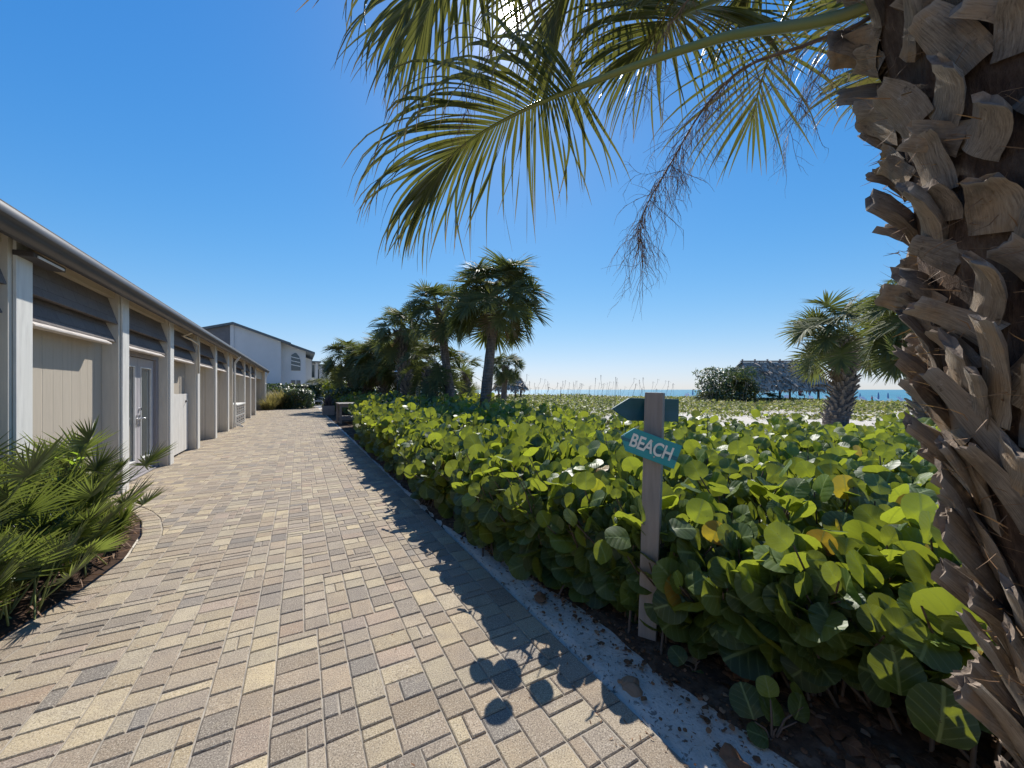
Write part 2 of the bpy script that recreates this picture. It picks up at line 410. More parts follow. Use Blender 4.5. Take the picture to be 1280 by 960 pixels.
M['grape'] = leaf_mat('sea_grape_leaf', [(0., (.040, .072, .024)), (.35, (.060, .104, .028)), (.6, (.100, .150, .03)), (.9, (.16, .23, .03)), (.955, (.18, .24, .03)), (.97, (.30, .20, .03)), (1., (.32, .09, .03))], (.50, .53, .035), .40, .46, veins=(.28, .36, .13), spec=.5)
M['grape_far'] = leaf_mat('sea_grape_leaf_plain', [(0., (.046, .082, .026)), (.4, (.070, .118, .030)), (.75, (.11, .18, .03)), (1., (.16, .22, .035))], (.52, .51, .03), .38, .44, spec=.5)
M['stem'] = simple('woody_stem', (.15, .105, .075), (.09, .065, .05), 14, .75, .4, 40)
M['shrubleaf'] = leaf_mat('dark_shrub_leaf', [(0., (.018, .035, .014)), (.6, (.035, .06, .02)), (1., (.08, .11, .04))], (.16, .22, .04), .28, .4, spec=.6)
M['duneleaf'] = leaf_mat('dune_plant_leaf', [(0., (.055, .085, .022)), (.4, (.11, .14, .035)), (.75, (.20, .20, .06)), (1., (.30, .255, .11))], (.32, .36, .06), .35, .55, spec=.35)
M['drygrass'] = leaf_mat('ornamental_grass_blade', [(0., (.07, .085, .025)), (.5, (.20, .17, .07)), (1., (.36, .28, .14))], (.36, .30, .10), .35, .6, spec=.3)
M['youngleaf'] = leaf_mat('bright_broad_leaf', [(0., (.09, .17, .03)), (1., (.18, .27, .04))], (.45, .6, .05), .45, .4, spec=.4)
M['deadleaf'] = leaf_mat('dead_leaf', [(0., (.085, .05, .032)), (.5, (.17, .09, .05)), (.8, (.30, .15, .08)), (1., (.45, .32, .22))], (.35, .14, .05), .25, .6, spec=.3, veins=(.30, .18, .10))
M['thatch'] = simple('palm_thatch', (.46, .385, .30), (.17, .14, .11), 1.6, .95, 1., 5, dirt=(.52, .45, .37))
M['purpleleaf'] = leaf_mat('spiky_planter_leaf', [(0., (.05, .045, .05)), (1., (.14, .12, .14))], (.14, .10, .12), .2, .4)
g = NT('gulf_water'); o = g.coord('Object', scale=(.12, .35, 1))
g.set(col=g.mix(g.ramp(g.noise(.05, 5, .6, g.coord('Object', scale=(.2, 1, 1))), [(.35, 0.), (.7, 1.)]), (.015, .14, .19), (.025, .20, .24)), rough=.28, spec=.4)
g.bump(g.noise(3, 6, .7, o), .6, .5); M['water'] = g.m
M['tower'] = simple('tower_concrete', (.44, .45, .46), (.40, .41, .42), .05, .8)
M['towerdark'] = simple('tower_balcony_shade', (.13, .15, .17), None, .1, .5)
M['foam'] = simple('surf_foam', (.82, .84, .84), (.7, .75, .76), .3, .6)
# ------------------------------------------------------------------ the ground
T_EDGE = 1.37      # right edge of the paving
BEDC = [(-9, -2.2), (-2, -1.95), (1.5, -1.85), (3.0, -1.66), (3.6, -1.54), (4.1, -1.42), (4.7, -1.35), (5.3, -1.42), (5.9, -1.58), (6.4, -1.80), (6.9, -2.15), (7.3, -2.7)]
def bed_t(s):
    if s >= BEDC[-1][0]: return -9.
    for (a, ta), (b, tb) in zip(BEDC, BEDC[1:]):
        if a <= s < b:
            k = (s - a) / (b - a); return ta + (tb - ta) * k
    return -2.2
def right_edge(s): return T_EDGE + .03 * math.sin(s * .45 + 1.) if s < 30 else 1.2
def gz(t, s):
    """ground height in the path frame"""
    x, y = (N * t + U * s)[:2]
    if -9 < t < right_edge(s) - .02 and -9 < s < 46:
        if t > bed_t(s) - .02: return -.055
    z = ground_z(x, y)
    if t > 0 and t < 12: z += .022 * mnoise.noise(Vector((x * 2.3, y * 2.3, 0))) + .008 * mnoise.noise(Vector((x * 9, y * 9, 1))) - .006
    if t < 0 and s < 7.6 and t > -3: z -= .03
    return z
def axis(parts):
    a = []
    for lo, hi, st in parts: a += list(np.arange(lo, hi, st))
    return sorted(set(round(v, 4) for v in a))
tt = axis([(-6000, -600, 900), (-600, -60, 60), (-60, -6, 6), (-6, -2.6, .3), (-2.6, -1.1, .05), (-1.1, 1.2, .4), (1.2, 3.2, .05), (3.2, 9, .25), (9, 30, 1.), (30, 130, 5), (130, 600, 60), (600, 7000, 1600)])
ss = axis([(-3000, -300, 450), (-300, -30, 45), (-30, -1.5, 2), (-1.5, 8, .06), (8, 20, .35), (20, 60, 1.5), (60, 300, 20), (300, 3000, 300), (3000, 24000, 3500)])
V = np.array([[t, s, gz(t, s)] for s in ss for t in tt]); nt, ns = len(tt), len(ss)
i, j = np.meshgrid(np.arange(nt - 1), np.arange(ns - 1)); b = (j * nt + i).ravel()
F = np.stack([b, b + 1, b + nt + 1, b + nt], 1)
gme = np_mesh('ground', V, F)
ground = link('ground', gme, M['sand'], rz=PA); tag(ground, 'pale beach sand reaching from the path to the water', None, kind='structure')

# sea
mb = MB(); mb.add([(106, -3000, -1.12), (20000, -3000, -1.12), (20000, 25000, -1.12), (106, 25000, -1.12)], [(0, 1, 2, 3)])
tag(mb.build('sea', M['water'], rz=PA), 'flat turquoise gulf water along the horizon', kind='structure')
mb = MB()
for k in range(3):
    t0 = 104.5 + k * 3.2
    pts = [(t0 + .8 * math.sin(s * .05 + k) + .6 * math.sin(s * .21 + 2 * k), s) for s in range(-100, 1500, 6)]
    v = []; f = []
    for t, s in pts: v += [(t, s, -1.1 + .02 * k), (t + 1.1 + .5 * math.sin(s * .3), s, -1.08 + .02 * k)]
    for q in range(len(pts) - 1): f.append((2*q, 2*q+1, 2*q+3, 2*q+2))
    mb.add(v, f)
tag(mb.build('surf', M['foam'], rz=PA), 'white surf lines along the shore', kind='structure')

# ------------------------------------------------------------------ paving, each paver a bevelled block
def clip(poly, a, b, c):
    """keep a*x+b*y>=c"""
    out = []
    for i in range(len(poly)):
        p, q = poly[i], poly[(i + 1) % len(poly)]
        dp, dq = a*p[0]+b*p[1]-c, a*q[0]+b*q[1]-c
        if dp >= 0: out.append(p)
        if (dp >= 0) != (dq >= 0):
            k = dp / (dp - dq); out.append((p[0]+(q[0]-p[0])*k, p[1]+(q[1]-p[1])*k))
    return out
def inset(poly, d):
    n = len(poly); out = []
    ar = sum(poly[i][0]*poly[(i+1)%n][1]-poly[(i+1)%n][0]*poly[i][1] for i in range(n))
    sg = 1 if ar > 0 else -1
    for i in range(n):
        a, b, c = poly[i-1], poly[i], poly[(i+1)%n]
        e1 = (b[0]-a[0], b[1]-a[1]); e2 = (c[0]-b[0], c[1]-b[1])
        l1 = math.hypot(*e1) or 1; l2 = math.hypot(*e2) or 1
        n1 = (-e1[1]/l1*sg, e1[0]/l1*sg); n2 = (-e2[1]/l2*sg, e2[0]/l2*sg)
        k = 1 + n1[0]*n2[0] + n1[1]*n2[1]
        if k < .2: k = .2
        out.append((b[0]+(n1[0]+n2[0])*d/k, b[1]+(n1[1]+n2[1])*d/k))
    return out
PAL = [((0.465, 0.375, 0.237), 8), ((0.432, 0.351, 0.228), 12), ((0.366, 0.29, 0.199), 24), ((0.332, 0.261, 0.185), 25), ((0.285, 0.228, 0.166), 18), ((0.233, 0.195, 0.152), 10), ((0.35, 0.26, 0.185), 5), ((0.404, 0.328, 0.218), 16)]
pc = [p[0] for p in PAL]; pw = [p[1] for p in PAL]
PV, PF, PR, PC = [], [], [], []
def paver(poly, z0=0.):
    if len(poly) < 3: return
    ar = abs(sum(poly[i][0]*poly[(i+1)%len(poly)][1]-poly[(i+1)%len(poly)][0]*poly[i][1] for i in range(len(poly)))) / 2
    if ar < .0008: return
    cl = []
    for p in poly:     # drop doubled corners
        if not cl or math.hypot(p[0]-cl[-1][0], p[1]-cl[-1][1]) > .004: cl.append(p)
    if math.hypot(cl[0][0]-cl[-1][0], cl[0][1]-cl[-1][1]) <= .004: cl.pop()
    if len(cl) < 3: return
    n = len(cl)
    g0 = random.uniform(.0028, .0045)
    A = inset(cl, g0); B = inset(cl, g0 + .005)
    cx = sum(p[0] for p in cl)/n; cy = sum(p[1] for p in cl)/n
    tx, ty, dz = random.gauss(0, .006), random.gauss(0, .006), random.gauss(z0, .0009)
    b = len(PV)
    jit = [(random.gauss(0, .0011), random.gauss(0, .0011)) for _ in cl]
    for (x, y), jj in zip(A, jit): PV.append((x+jj[0], y+jj[1], -.03))
    for (x, y), jj in zip(A, jit): PV.append((x+jj[0], y+jj[1], dz-.0045+tx*(x-cx)+ty*(y-cy)))
    for (x, y), jj in zip(B, jit): PV.append((x+jj[0], y+jj[1], dz+tx*(x-cx)+ty*(y-cy)))
    for L in (0, n):
        for i in range(n): PF.append((b+L+i, b+L+(i+1)%n, b+L+n+(i+1)%n, b+L+n+i))
    PF.append(tuple(b+2*n+i for i in range(n)))
    c = random.choices(pc, pw)[0]; k = random.uniform(.86, 1.14); h = random.uniform(-.012, .012)
    r = random.random()
    PR.extend([r]*3*n); PC.extend([(c[0]*k+h, c[1]*k, c[2]*k-h, 1)]*3*n)
CELL = .0695
G0T, G0S = -3.1, -1.6
NTc, NSc = int((1.22 - G0T) / CELL), int(40 / CELL)
def lay(it, js, w, d):
    t0, s0 = G0T + it * CELL, G0S + js * CELL
    t1, s1 = t0 + w * CELL, s0 + d * CELL
    sm = (s0 + s1) / 2
    poly = [(t0, s0), (t1, s0), (t1, s1), (t0, s1)]
    if sm < 7.25:
        e = .12; ta, tb = bed_t(sm - e) + .17, bed_t(sm + e) + .17
        if t1 < min(ta, tb) - .05: return
        a, bb = 2 * e, -(tb - ta); poly = clip(poly, a, bb, a * ta + bb * (sm - e))
    paver(poly)
# panels of parallel columns; inside a column the blocks change length, now and then a block is split
it0 = 0; pr = random.Random(5)
while it0 < NTc:
    pw_ = min(pr.choice((7, 8, 9, 10, 12)), NTc - it0)
    if NTc - it0 - pw_ < 4: pw_ = NTc - it0
    js0 = 0
    while js0 < NSc:
        pl_ = pr.choice((9, 11, 13, 16, 20)); left = pw_; it = it0
        while left > 0:
            w = pr.choices((2, 3, 1), (5, 4, .5))[0]
            if w > left: w = left
            if left - w == 1: w = left if left <= 3 else w - 1 if w > 1 else w
            js = js0; end = js0 + pl_
            while js < end:
                d = pr.choices((1, 2, 3), (.9, 5, 3.6) if w == 2 else (1.3, 5, .4))[0]
                d = min(d, end - js)
                q = pr.random()
                if w == 3 and d == 2 and q < .16: lay(it, js, 1, d); lay(it + 1, js, 2, d)
                elif w == 3 and d == 2 and q < .28: lay(it, js, 2, d); lay(it + 2, js, 1, d)
                elif w == 2 and d == 2 and q < .12: lay(it, js, 1, d); lay(it + 1, js, 1, d)
                elif w == 3 and d == 3: lay(it, js, 3, 1); lay(it, js + 1, 3, 2)
                else: lay(it, js, w, d)
                js += d
            it += w; left -= w
        js0 += pl_
    it0 += pw_
# border courses: along the bed and along the right edge
def course(fn, s0, s1, w, side, L=.155):
    s = s0
    while s < s1:
        l = L * random.uniform(.95, 1.05); ta, tb = fn(s), fn(s + l)
        paver([(ta, s), (ta + w * side, s), (tb + w * side, s + l), (tb, s + l)]) if side > 0 else paver([(ta + w * side, s), (ta, s), (tb, s + l), (tb + w * side, s + l)])
        s += l
course(lambda s: bed_t(s), -1.6, 6.95, .165, 1, .118)
course(lambda s: max(G0T + NTc * CELL + .17, 0) - .168 if False else G0T + NTc * CELL, -1.6, 38.2, .152, 1, .2)
me = bpy.data.meshes.new('paving'); me.from_pydata(PV, [], PF)
a = me.attributes.new('rnd', 'FLOAT', 'POINT'); a.data.foreach_set('value', PR)
a = me.attributes.new('col', 'FLOAT_COLOR', 'POINT'); a.data.foreach_set('color', np.array(PC, np.float32).ravel())
paving = link('paving', me, M['paver'], rz=PA); tag(paving, 'walkway of cream and grey brown concrete pavers', kind='structure')
mb = MB(); n0 = len(BEDC)
poly = [(t + .004, s) for s, t in BEDC if s >= -2] ; poly = [(-1.95, -2)] + poly[1:] if poly[0][1] > -2 else poly
poly = poly + [(-3.2, 7.3), (-3.2, 39.3), (G0T + NTc*CELL + .156, 39.3), (G0T + NTc*CELL + .156, -2)]
mb.add([(x, y, -.0075) for x, y in poly], [tuple(range(len(poly)))[::-1]])
tag(mb.build('paving_joint_sand', M['joint'], rz=PA), 'sand swept into the joints between the pavers', kind='structure')
EDGE = G0T + NTc*CELL + .156

# planting bed soil by the building
mb = MB(); v = []; f = []; sl_ = [x * .1 for x in range(-20, 72)]
for s in sl_:
    tb = bed_t(s)
    for k in range(9):
        t = tb - .02 - (tb + 2.42) * k / 8 if False else tb - .012 + (-2.46 - tb) * k / 8
        v.append((t, s, .004 + .035 * (k > 0) + .025 * mnoise.noise(Vector((t * 6, s * 6, 0))) * (k > 0)))
for q in range(len(sl_) - 1):
    for k in range(8): f.append((q*9+k, q*9+k+1, (q+1)*9+k+1, (q+1)*9+k))
mb.add(v, f, True)
tag(mb.build('planting_bed', M['mulch'], rz=PA), 'dark mulch bed between wall and paving', kind='structure')

# ------------------------------------------------------------------ the long low building
BT, BS = -2.26, 16.
bld = thing('beach_building', 'long low beige building with grey shingled awnings along the paved walkway', 'building', W(BT, BS), PA)
def bp(name, mb, mat, parent=bld, bev=0., T=BT, S=BS):
    root = parent
    o = mb.build(name, mat, parent)
    if parent is bld: o.location = (-T, -S, 0)
    if bev: bevel(o, bev)
    return o
POST = [.73, 3.09, 5.45, 7.84, 10.2, 12.56, 14.92, 17.28, 22.1, 24.6, 27.2, 34.35]
RW = {7.84: -2.43, 5.45: -2.43, 3.09: -2.43, .73: -2.43}
def rec(s0): return {.73: -2.43, 3.09: -2.43, 5.45: -2.43, 7.84: -2.43, 10.2: -2.47}.get(s0, -2.95)
TOPZ = 2.90
mb = MB()   # recessed wall panels + header + end walls
for s0, s1 in zip(POST, POST[1:]):
    r = rec(s0)
    if s0 == 7.84:
        mb.box((r - .16, s0, 2.10), (r, s1 - .3, TOPZ)); mb.box((r - .16, s0, -.05), (r, 8.06, 2.10)); mb.box((r-.16, 9.84, -.05), (r, s1-.3, 2.10))
    else:
        mb.box((r - .16, s0, -.05), (r, s1 - .3, TOPZ))
        if r < -2.5: mb.box((-2.56, s0, 2.24), (-2.435, s1 - .3, TOPZ))
mb.box((-2.6, -2.2, -.05), (-2.43, .43, TOPZ))
mb.box((-13., 34.05, -.05), (-2.62, 34.3, 2.93)); mb.box((-13., -2.2, -.05), (-2.6, -2.0, 2.93)); mb.box((-13.2, -2.2, -.05), (-13., 34.3, 2.9))
bp('wall', mb, M['siding'])
for s in POST:
    mb = MB(); mb.box((-3.15 if s > 11 else -2.62, s - .30, -.05), (-2.262, s, TOPZ)); f_ = bp('fin_wall', mb, M['fin'], bev=.004)
    mb = MB(); mb.box((-2.259, s - .245, .0), (-2.236, s + .002, TOPZ)); c_ = mb.build('post_cap', M['cap'], f_); bevel(c_, .003)
mb = MB(); mb.box((-2.62, -2.3, TOPZ + .002), (-2.12, 34.5, TOPZ + .035)); mb.box((-2.45, -2.3, TOPZ - .10), (-2.30, 34.45, TOPZ)); 
bp('soffit', mb, M['soffit'])
mb = MB(); mb.box((-2.118, -2.3, 2.77), (-2.085, 34.55, 2.935)); bp('fascia', mb, M['fascia'], bev=.003)
mb = MB()   # half round gutter
prof = [(-2.083, 3.0), (-2.083, 2.835), (-2.055, 2.835), (-2.035, 2.842), (-2.012, 2.862), (-2.0, 2.885), (-1.993, 2.912), (-1.975, 2.925), (-1.972, 2.93), (-1.972, 3.0), (-1.985, 3.004), (-1.985, 2.992), (-1.978, 2.99), (-1.978, 2.935), (-2.0, 2.92), (-2.01, 2.885), (-2.05, 2.845), (-2.078, 2.845), (-2.078, 3.0)]
prof = [(t, z - .072) for t, z in prof]; n = len(prof); v = [(t, s, z) for s in (-2.3, 34.55) for t, z in prof]
mb.add(v, [(i, (i+1) % n, n + (i+1) % n, n + i) for i in range(n)], True); mb.add(v[:n], [tuple(range(n))]); mb.add(v[n:], [tuple(range(n))[::-1]])
bp('gutter', mb, M['gutter'])
mb = MB()
for (a, b_) in (((-2.02, 2.945), (-7.7, 3.85)), ((-7.7, 3.85), (-13.5, 2.9))):
    v = [(a[0], -2.35, a[1]), (a[0], 34.6, a[1]), (b_[0], 34.6, b_[1]), (b_[0], -2.35, b_[1]), (a[0], -2.35, a[1]+.03), (a[0], 34.6, a[1]+.03), (b_[0], 34.6, b_[1]+.06), (b_[0], -2.35, b_[1]+.06)]
    mb.add(v, [(0,1,2,3), (7,6,5,4), (0,4,5,1), (1,5,6,2), (2,6,7,3), (3,7,4,0)])
mb.add([(-2.13, 34.3, 2.94), (-7.7, 34.3, 3.83), (-13., 34.3, 2.94)], [(0, 1, 2)]); mb.add([(-2.13, -2.2, 2.94), (-7.7, -2.2, 3.83), (-13., -2.2, 2.94)], [(2, 1, 0)])
bp('roof', mb, M['roofing'])
mb = MB(); mb.box((-2.08, -2.36, 2.938), (-2.0, 34.62, 2.944)); bp('drip_edge', mb, M['whitepaint'])
# awnings
def awning(s0, s1):
    mb = MB(); b = -2.428
    for (zt, zb, tf) in ((2.875, 2.43, -2.265), (2.445, 2.175, -2.29)):
        pr = [(b, zt), (b + .035, zt), (tf, zb + .012), (tf, zb), (tf - .03, zb), (b, zb + .03)]
        n = len(pr); v = [(t, s, z) for s in (s0, s1) for t, z in pr]
        mb.add(v, [(i, (i+1) % n, n + (i+1) % n, n + i) for i in range(n)] + [tuple(range(n)), tuple(range(n, 2*n))[::-1]])
    o = bp('awning', mb, M['shingle'])
    mb = MB(); pr = [(-2.43, 2.20), (-2.32, 2.19), (-2.235, 2.135), (-2.235, 2.12), (-2.27, 2.105), (-2.43, 2.14)]
    n = len(pr)
    k = s0 + .02
    while k < s1 - .32:
        e = min(k + random.uniform(.19, .30), s1 - .30)
        v = [(t, s, z + random.uniform(-.0015, .0015)) for s in (k + .002, e - .002) for t, z in pr]
        mb.add(v, [(i, (i+1) % n, n + (i+1) % n, n + i) for i in range(n)] + [tuple(range(n)), tuple(range(n, 2*n))[::-1]]); k = e
    mb.build('awning_ledge', M['sunlit_ledge'], o)
for s0, s1 in zip(POST, POST[1:]):
    if s0 == 27.2: continue
    if s0 == 17.28: s0 = 18.6
    awning(s0 + .01, s1 - .31)
# french doors
fr = MB(); r = -2.43
fr.box((r - .10, 8.02, 0.0), (r + .03, 8.12, 2.13)); fr.box((r - .10, 9.76, 0.0), (r + .03, 9.895, 2.13)); fr.box((r - .10, 8.12, 2.06), (r + .03, 9.76, 2.13)); fr.box((r - .10, 8.12, 0.004), (r + .045, 9.76, .025))
dfr = bp('door_frame', fr, M['doorframe'], bev=.003)
for k, (a, b) in enumerate(((8.125, 8.935), (8.945, 9.755))):
    mb = MB(); t0, t1 = r - .06, r - .012
    mb.box((t0, a, .03), (t1, a + .13, 2.05)); mb.box((t0, b - .13, .03), (t1, b, 2.05)); mb.box((t0, a + .13, .03), (t1, b - .13, .27)); mb.box((t0, a + .13, 1.90), (t1, b - .13, 2.05))
    d = bp('door', mb, M['doorpaint'], bev=.004)
    mb = MB(); mb.box((t0 + .015, a + .13, .27), (t0 + .025, b - .13, 1.90)); mb.build('glass_pane', M['glass'], d)
    mb = MB()
    for y0, y1, z0, z1 in ((a+.13, a+.15, .27, 1.9), (b-.15, b-.13, .27, 1.9), (a+.15, b-.15, .27, .29), (a+.15, b-.15, 1.88, 1.90)): mb.box((t1 - .02, y0, z0), (t1 + .008, y1, z1))
    bevel(mb.build('pane_molding', M['whitepaint'], d), .002)
    mb = MB(); hs_ = b - .065 if k == 0 else a + .065
    mb.box((t1, hs_ - .022, .86), (t1 + .01, hs_ + .022, 1.06)); mb.tube([(t1, hs_, 1.0), (t1 + .055, hs_, 1.0), (t1 + .06, hs_ + (.10 if k else -.10), 1.0)], .009, 8)
    if k: mb.tube([(t1, hs_, 1.16), (t1 + .025, hs_, 1.16)], .026, 12)
    mb.build('handle', M['steel'], d)
# gate
mb = MB(); gt = -2.40; k = 10.24
while k < 12.1:
    e = k + .135; mb.box((gt - .022, k, .05), (gt, e - .006, 1.40 + random.uniform(-.006, .006))); k = e
mb.box((gt - .06, 10.24, .25), (gt - .024, 12.2, .35)); mb.box((gt - .06, 10.24, 1.12), (gt - .024, 12.2, 1.22))
gate = bp('gate', mb, M['gatewood'], bev=.003)
for z in (.42, 1.10):
    mb = MB(); mb.box((gt + .001, 10.23, z - .06), (gt + .014, 10.33, z + .06)); mb.build('hinge', M['blackmetal'], gate)
mb = MB(); mb.box((gt + .001, 11.90, 1.20), (gt + .012, 11.98, 1.24)); mb.tube([(gt + .01, 11.92, 1.22), (gt + .05, 11.90, 1.235), (gt + .05, 11.80, 1.20)], .008, 6); mb.build('latch', M['blackmetal'], gate)
# downspouts
mb = MB(); mb.tube([(-2.02, 11.0, 2.84), (-2.14, 11.0, 2.75), (-2.27, 11.03, 2.70), (-2.20, 11.5, 2.66), (-2.20, 12.2, 2.62), (-2.205, 12.24, 2.5), (-2.205, 12.24, 1.9)], .022, 8)
bp('conduit', mb, M['soffit'])
mb = MB()
mb.bar((-2.03, 18.30, 2.80), (-2.19, 18.30, 2.52), .075, .055, (0, 1, 0)); mb.bar((-2.19, 18.30, 2.54), (-2.19, 18.30, .16), .055, .075, (0, 1, 0)); mb.bar((-2.19, 18.3, .18), (-1.93, 18.36, .04), .055, .075)
bp('downspout', mb, M['cap'], bev=.004)
mb = MB(); mb.box((-2.62, 18.05, 0), (-2.24, 18.25, TOPZ)); bp('fin_wall', mb, M['fin'])
mb = MB()
mb.bar((-2.03, 34.35, 2.80), (-2.20, 34.40, 2.45), .075, .055, (0, 1, 0)); mb.bar((-2.20, 34.42, 2.47), (-2.20, 34.42, .08), .055, .075, (0, 1, 0))
bp('downspout', mb, M['cap'], bev=.004)
# eave light
mb = MB(); mb.box((-2.26, 5.20, 2.715), (-2.125, 5.75, 2.765)); lf = bp('eave_light', mb, M['fascia'], bev=.006)
mb = MB(); mb.box((-2.124, 5.25, 2.722), (-2.115, 5.70, 2.742)); mb.build('diffuser', M['whiteplastic'], lf)

# serving cart under the fifth awning
cart = thing('storage_cabinet', 'pale slatted cabinet with white top against the building wall', 'cabinet', W(-2.45, 20.), PA)
mb = MB(); mb.box((-.28, -1.35, .86), (.30, 1.35, .91)); bevel(mb.build('top', M['whitepaint'], cart), .004)
mb = MB()
for s in (-1.32, -.66, 0, .66, 1.26): mb.box((-.25, s, 0), (.26, s + .06, .86))
for z in (.05, .42, .8): mb.box((-.24, -1.3, z), (.25, 1.3, z + .04))
mb.build('frame', M['whitepaint'], cart)
for q in range(4):
    mb = MB(); s = -1.24 + q * .66
    for z in (.12, .24, .36, .5, .62, .74): mb.box((.262, s, z), (.275, s + .56, z + .05))
    mb.build('slatted_door', M['greywood'], cart)
# ------------------------------------------------------------------ two storey house beyond
HS = 46.6; HT = -3.
house = thing('two_story_house', 'pale grey two storey building with sloping dark edged roof beyond the hedges', 'building', W(HT, HS), PA)
def hp(name, mb, mat, parent=house, bev=0):
    o = mb.build(name, mat, parent)
    if parent is house: o.location = (-HT, -HS, 0)
    if bev: bevel(o, bev)
    return o
def roof_z(t): return 8.15 - .355 * (t + 5.7) if t > -5.7 else 8.15 - .30 * (-5.7 - t)
def gable(mb, t0, t1, s0, s1, drop=.12):
    ts_ = sorted({t0, t1} | ({-5.7} if t0 < -5.7 < t1 else set()))
    n = len(ts_)
    bot = [(t, 0.) for t in ts_]; top = [(t, roof_z(t) - drop) for t in ts_][::-1]
    pr = bot + top; m = len(pr); v = [(t, s, z) for s in (s0, s1) for t, z in pr]
    mb.add(v, [(i, (i+1) % m, m + (i+1) % m, m + i) for i in range(m)] + [tuple(range(m))[::-1], tuple(range(m, 2*m))])
mb = MB(); gable(mb, -5.65, -1.67, 46.6, 58); gable(mb, -1.669, .62, 47.5, 58); gable(mb, .62, 1.3, 51.5, 58, .6); hp('wall', mb, M['stucco'])
mb = MB(); gable(mb, -13., -5.95, 46.62, 58); hp('shingled_wall', mb, M['greyshingle'])
mb = MB(); gable(mb, -5.95, -5.651, 46.5, 47.2); hp('corner_pilaster', mb, M['stucco'])
def slab(mb, ta, tb, s0, s1, th=.22, dz=0.):
    za, zb = roof_z(ta) + dz, roof_z(tb) + dz
    v = [(ta, s0, za-th), (tb, s0, zb-th), (tb, s1, zb-th), (ta, s1, za-th), (ta, s0, za), (tb, s0, zb), (tb, s1, zb), (ta, s1, za)]
    mb.add(v, [(0,3,2,1),(4,5,6,7),(0,1,5,4),(1,2,6,5),(2,3,7,6),(3,0,4,7)])
mb = MB(); slab(mb, -5.7, -.75, 46.2, 58.5); slab(mb, -.748, 1.5, 46.9, 58.5, .22, -.03); slab(mb, -13.5, -5.702, 46.2, 58.5); hp('roof', mb, M['trimblue'])
def win(parent, t0, t1, z0, z1, s, mat='window', arch=False):
    mb = MB()
    if arch:
        pts = [(t0, z0), (t1, z0), (t1, z0 + (z1-z0)*.55), (t1 - .12, z0 + (z1-z0)*.8), (t1 - .4, z1), (t0 + .35, z1), (t0, z1 - .25)]
    else: pts = [(t0, z0), (t1, z0), (t1, z1), (t0, z1)]
    n = len(pts); v = [(t, y, z) for y in (s - .04, s + .1) for t, z in pts]
    mb.add(v, [tuple(range(n)), tuple(range(n, 2*n))[::-1]] + [(i, n+i, n+(i+1) % n, (i+1) % n) for i in range(n)])
    w = hp('window', mb, M[mat])
    mb = MB()
    if arch:
        for k in range(3):
            z = z0 + (z1 - z0) * (.27 + .22 * k); mb.bar((t0, s - .06, z + .12), (t1 - .05 * k, s - .06, z - .06), .05, .07)
    else: mb.bar(((t0+t1)/2, s-.06, z0), ((t0+t1)/2, s-.06, z1), .05, .04, (0, 1, 0))
    mb.build('window_frame', M['whitepaint'], w)
win(house, -.75, .12, 3.55, 5.45, 47.5, arch=True); win(house, -.75, .12, 1.75, 2.5, 47.5)
mb = MB(); mb.box((-1.75, 46.7, 0), (-1.64, 46.8, 6.4)); hp('downspout', mb, M['stucco'])
# the units stepping back towards the beach
for k, (t0, t1, s0, s1, h) in enumerate(((.62, 2.05, 54, 66, 4.9), (1.4, 3.1, 66, 80, 5.2), (2.6, 4.2, 80, 96, 5.4))):
    uroot = thing('apartment_wing', ['white two storey wing with recessed balcony behind the pale grey building', 'second white wing with dark eave stepping back beside the small palm', 'farthest white wing with dark eave in front of the tower'][k], 'building', W(t0, s0), PA, 'apartment wings stepping back along the beach')
    mb = MB(); mb.box((-6, 0, 0), (0, s1 - s0, h)); mb.box((0, 2.4, 0), (t1 - t0, s1 - s0, h)); mb.box((0, 0, 2.75), (t1 - t0, 2.4, 3.0)); mb.box((t1 - t0 - .25, 0, 0), (t1 - t0, .25, h)); mb.build('wall', M['stucco'], uroot)
    mb = MB(); mb.box((.06, 2.36, 3.1), (t1 - t0 - .3, 2.4 - .004, 4.7)); mb.build('balcony_window', M['window'], uroot)
    mb = MB(); mb.box((-6.2, -.3, h), (t1 - t0 + .35, s1 - s0 + .2, h + .16)); mb.build('roof', M['trimblue'], uroot)

# distant tower
tw = thing('apartment_tower', 'distant pale high rise with rows of dark balconies on the skyline', 'tower', (-343., 700., 0), R(20))
mb = MB(); mb.box((-7.5, -7.5, 0), (7.5, 7.5, 42)); mb.build('wall', M['tower'], tw)
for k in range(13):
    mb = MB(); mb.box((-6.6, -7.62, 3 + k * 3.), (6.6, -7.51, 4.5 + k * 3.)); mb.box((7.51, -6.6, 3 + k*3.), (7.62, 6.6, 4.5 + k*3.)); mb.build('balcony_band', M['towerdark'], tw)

# white fence
fn = thing('white_fence', 'white board fence behind the sea grapes at the far end of the path', 'fence', pt(408, 487, 38) - Vector((0, 0, 1.5)), 0)
mb = MB(); x = 0
while x < 3.6: mb.box((x, 0, .05), (x + .135, .022, 1.98 + random.uniform(-.01, .01))); x += .145
mb.build('board_panel', M['gatewood'], fn)
for x in (0., 1.2, 2.4, 3.6):
    mb = MB(); mb.box((x - .05, .025, 0), (x + .05, .12, 2.02)); mb.build('post', M['whitepaint'], fn)

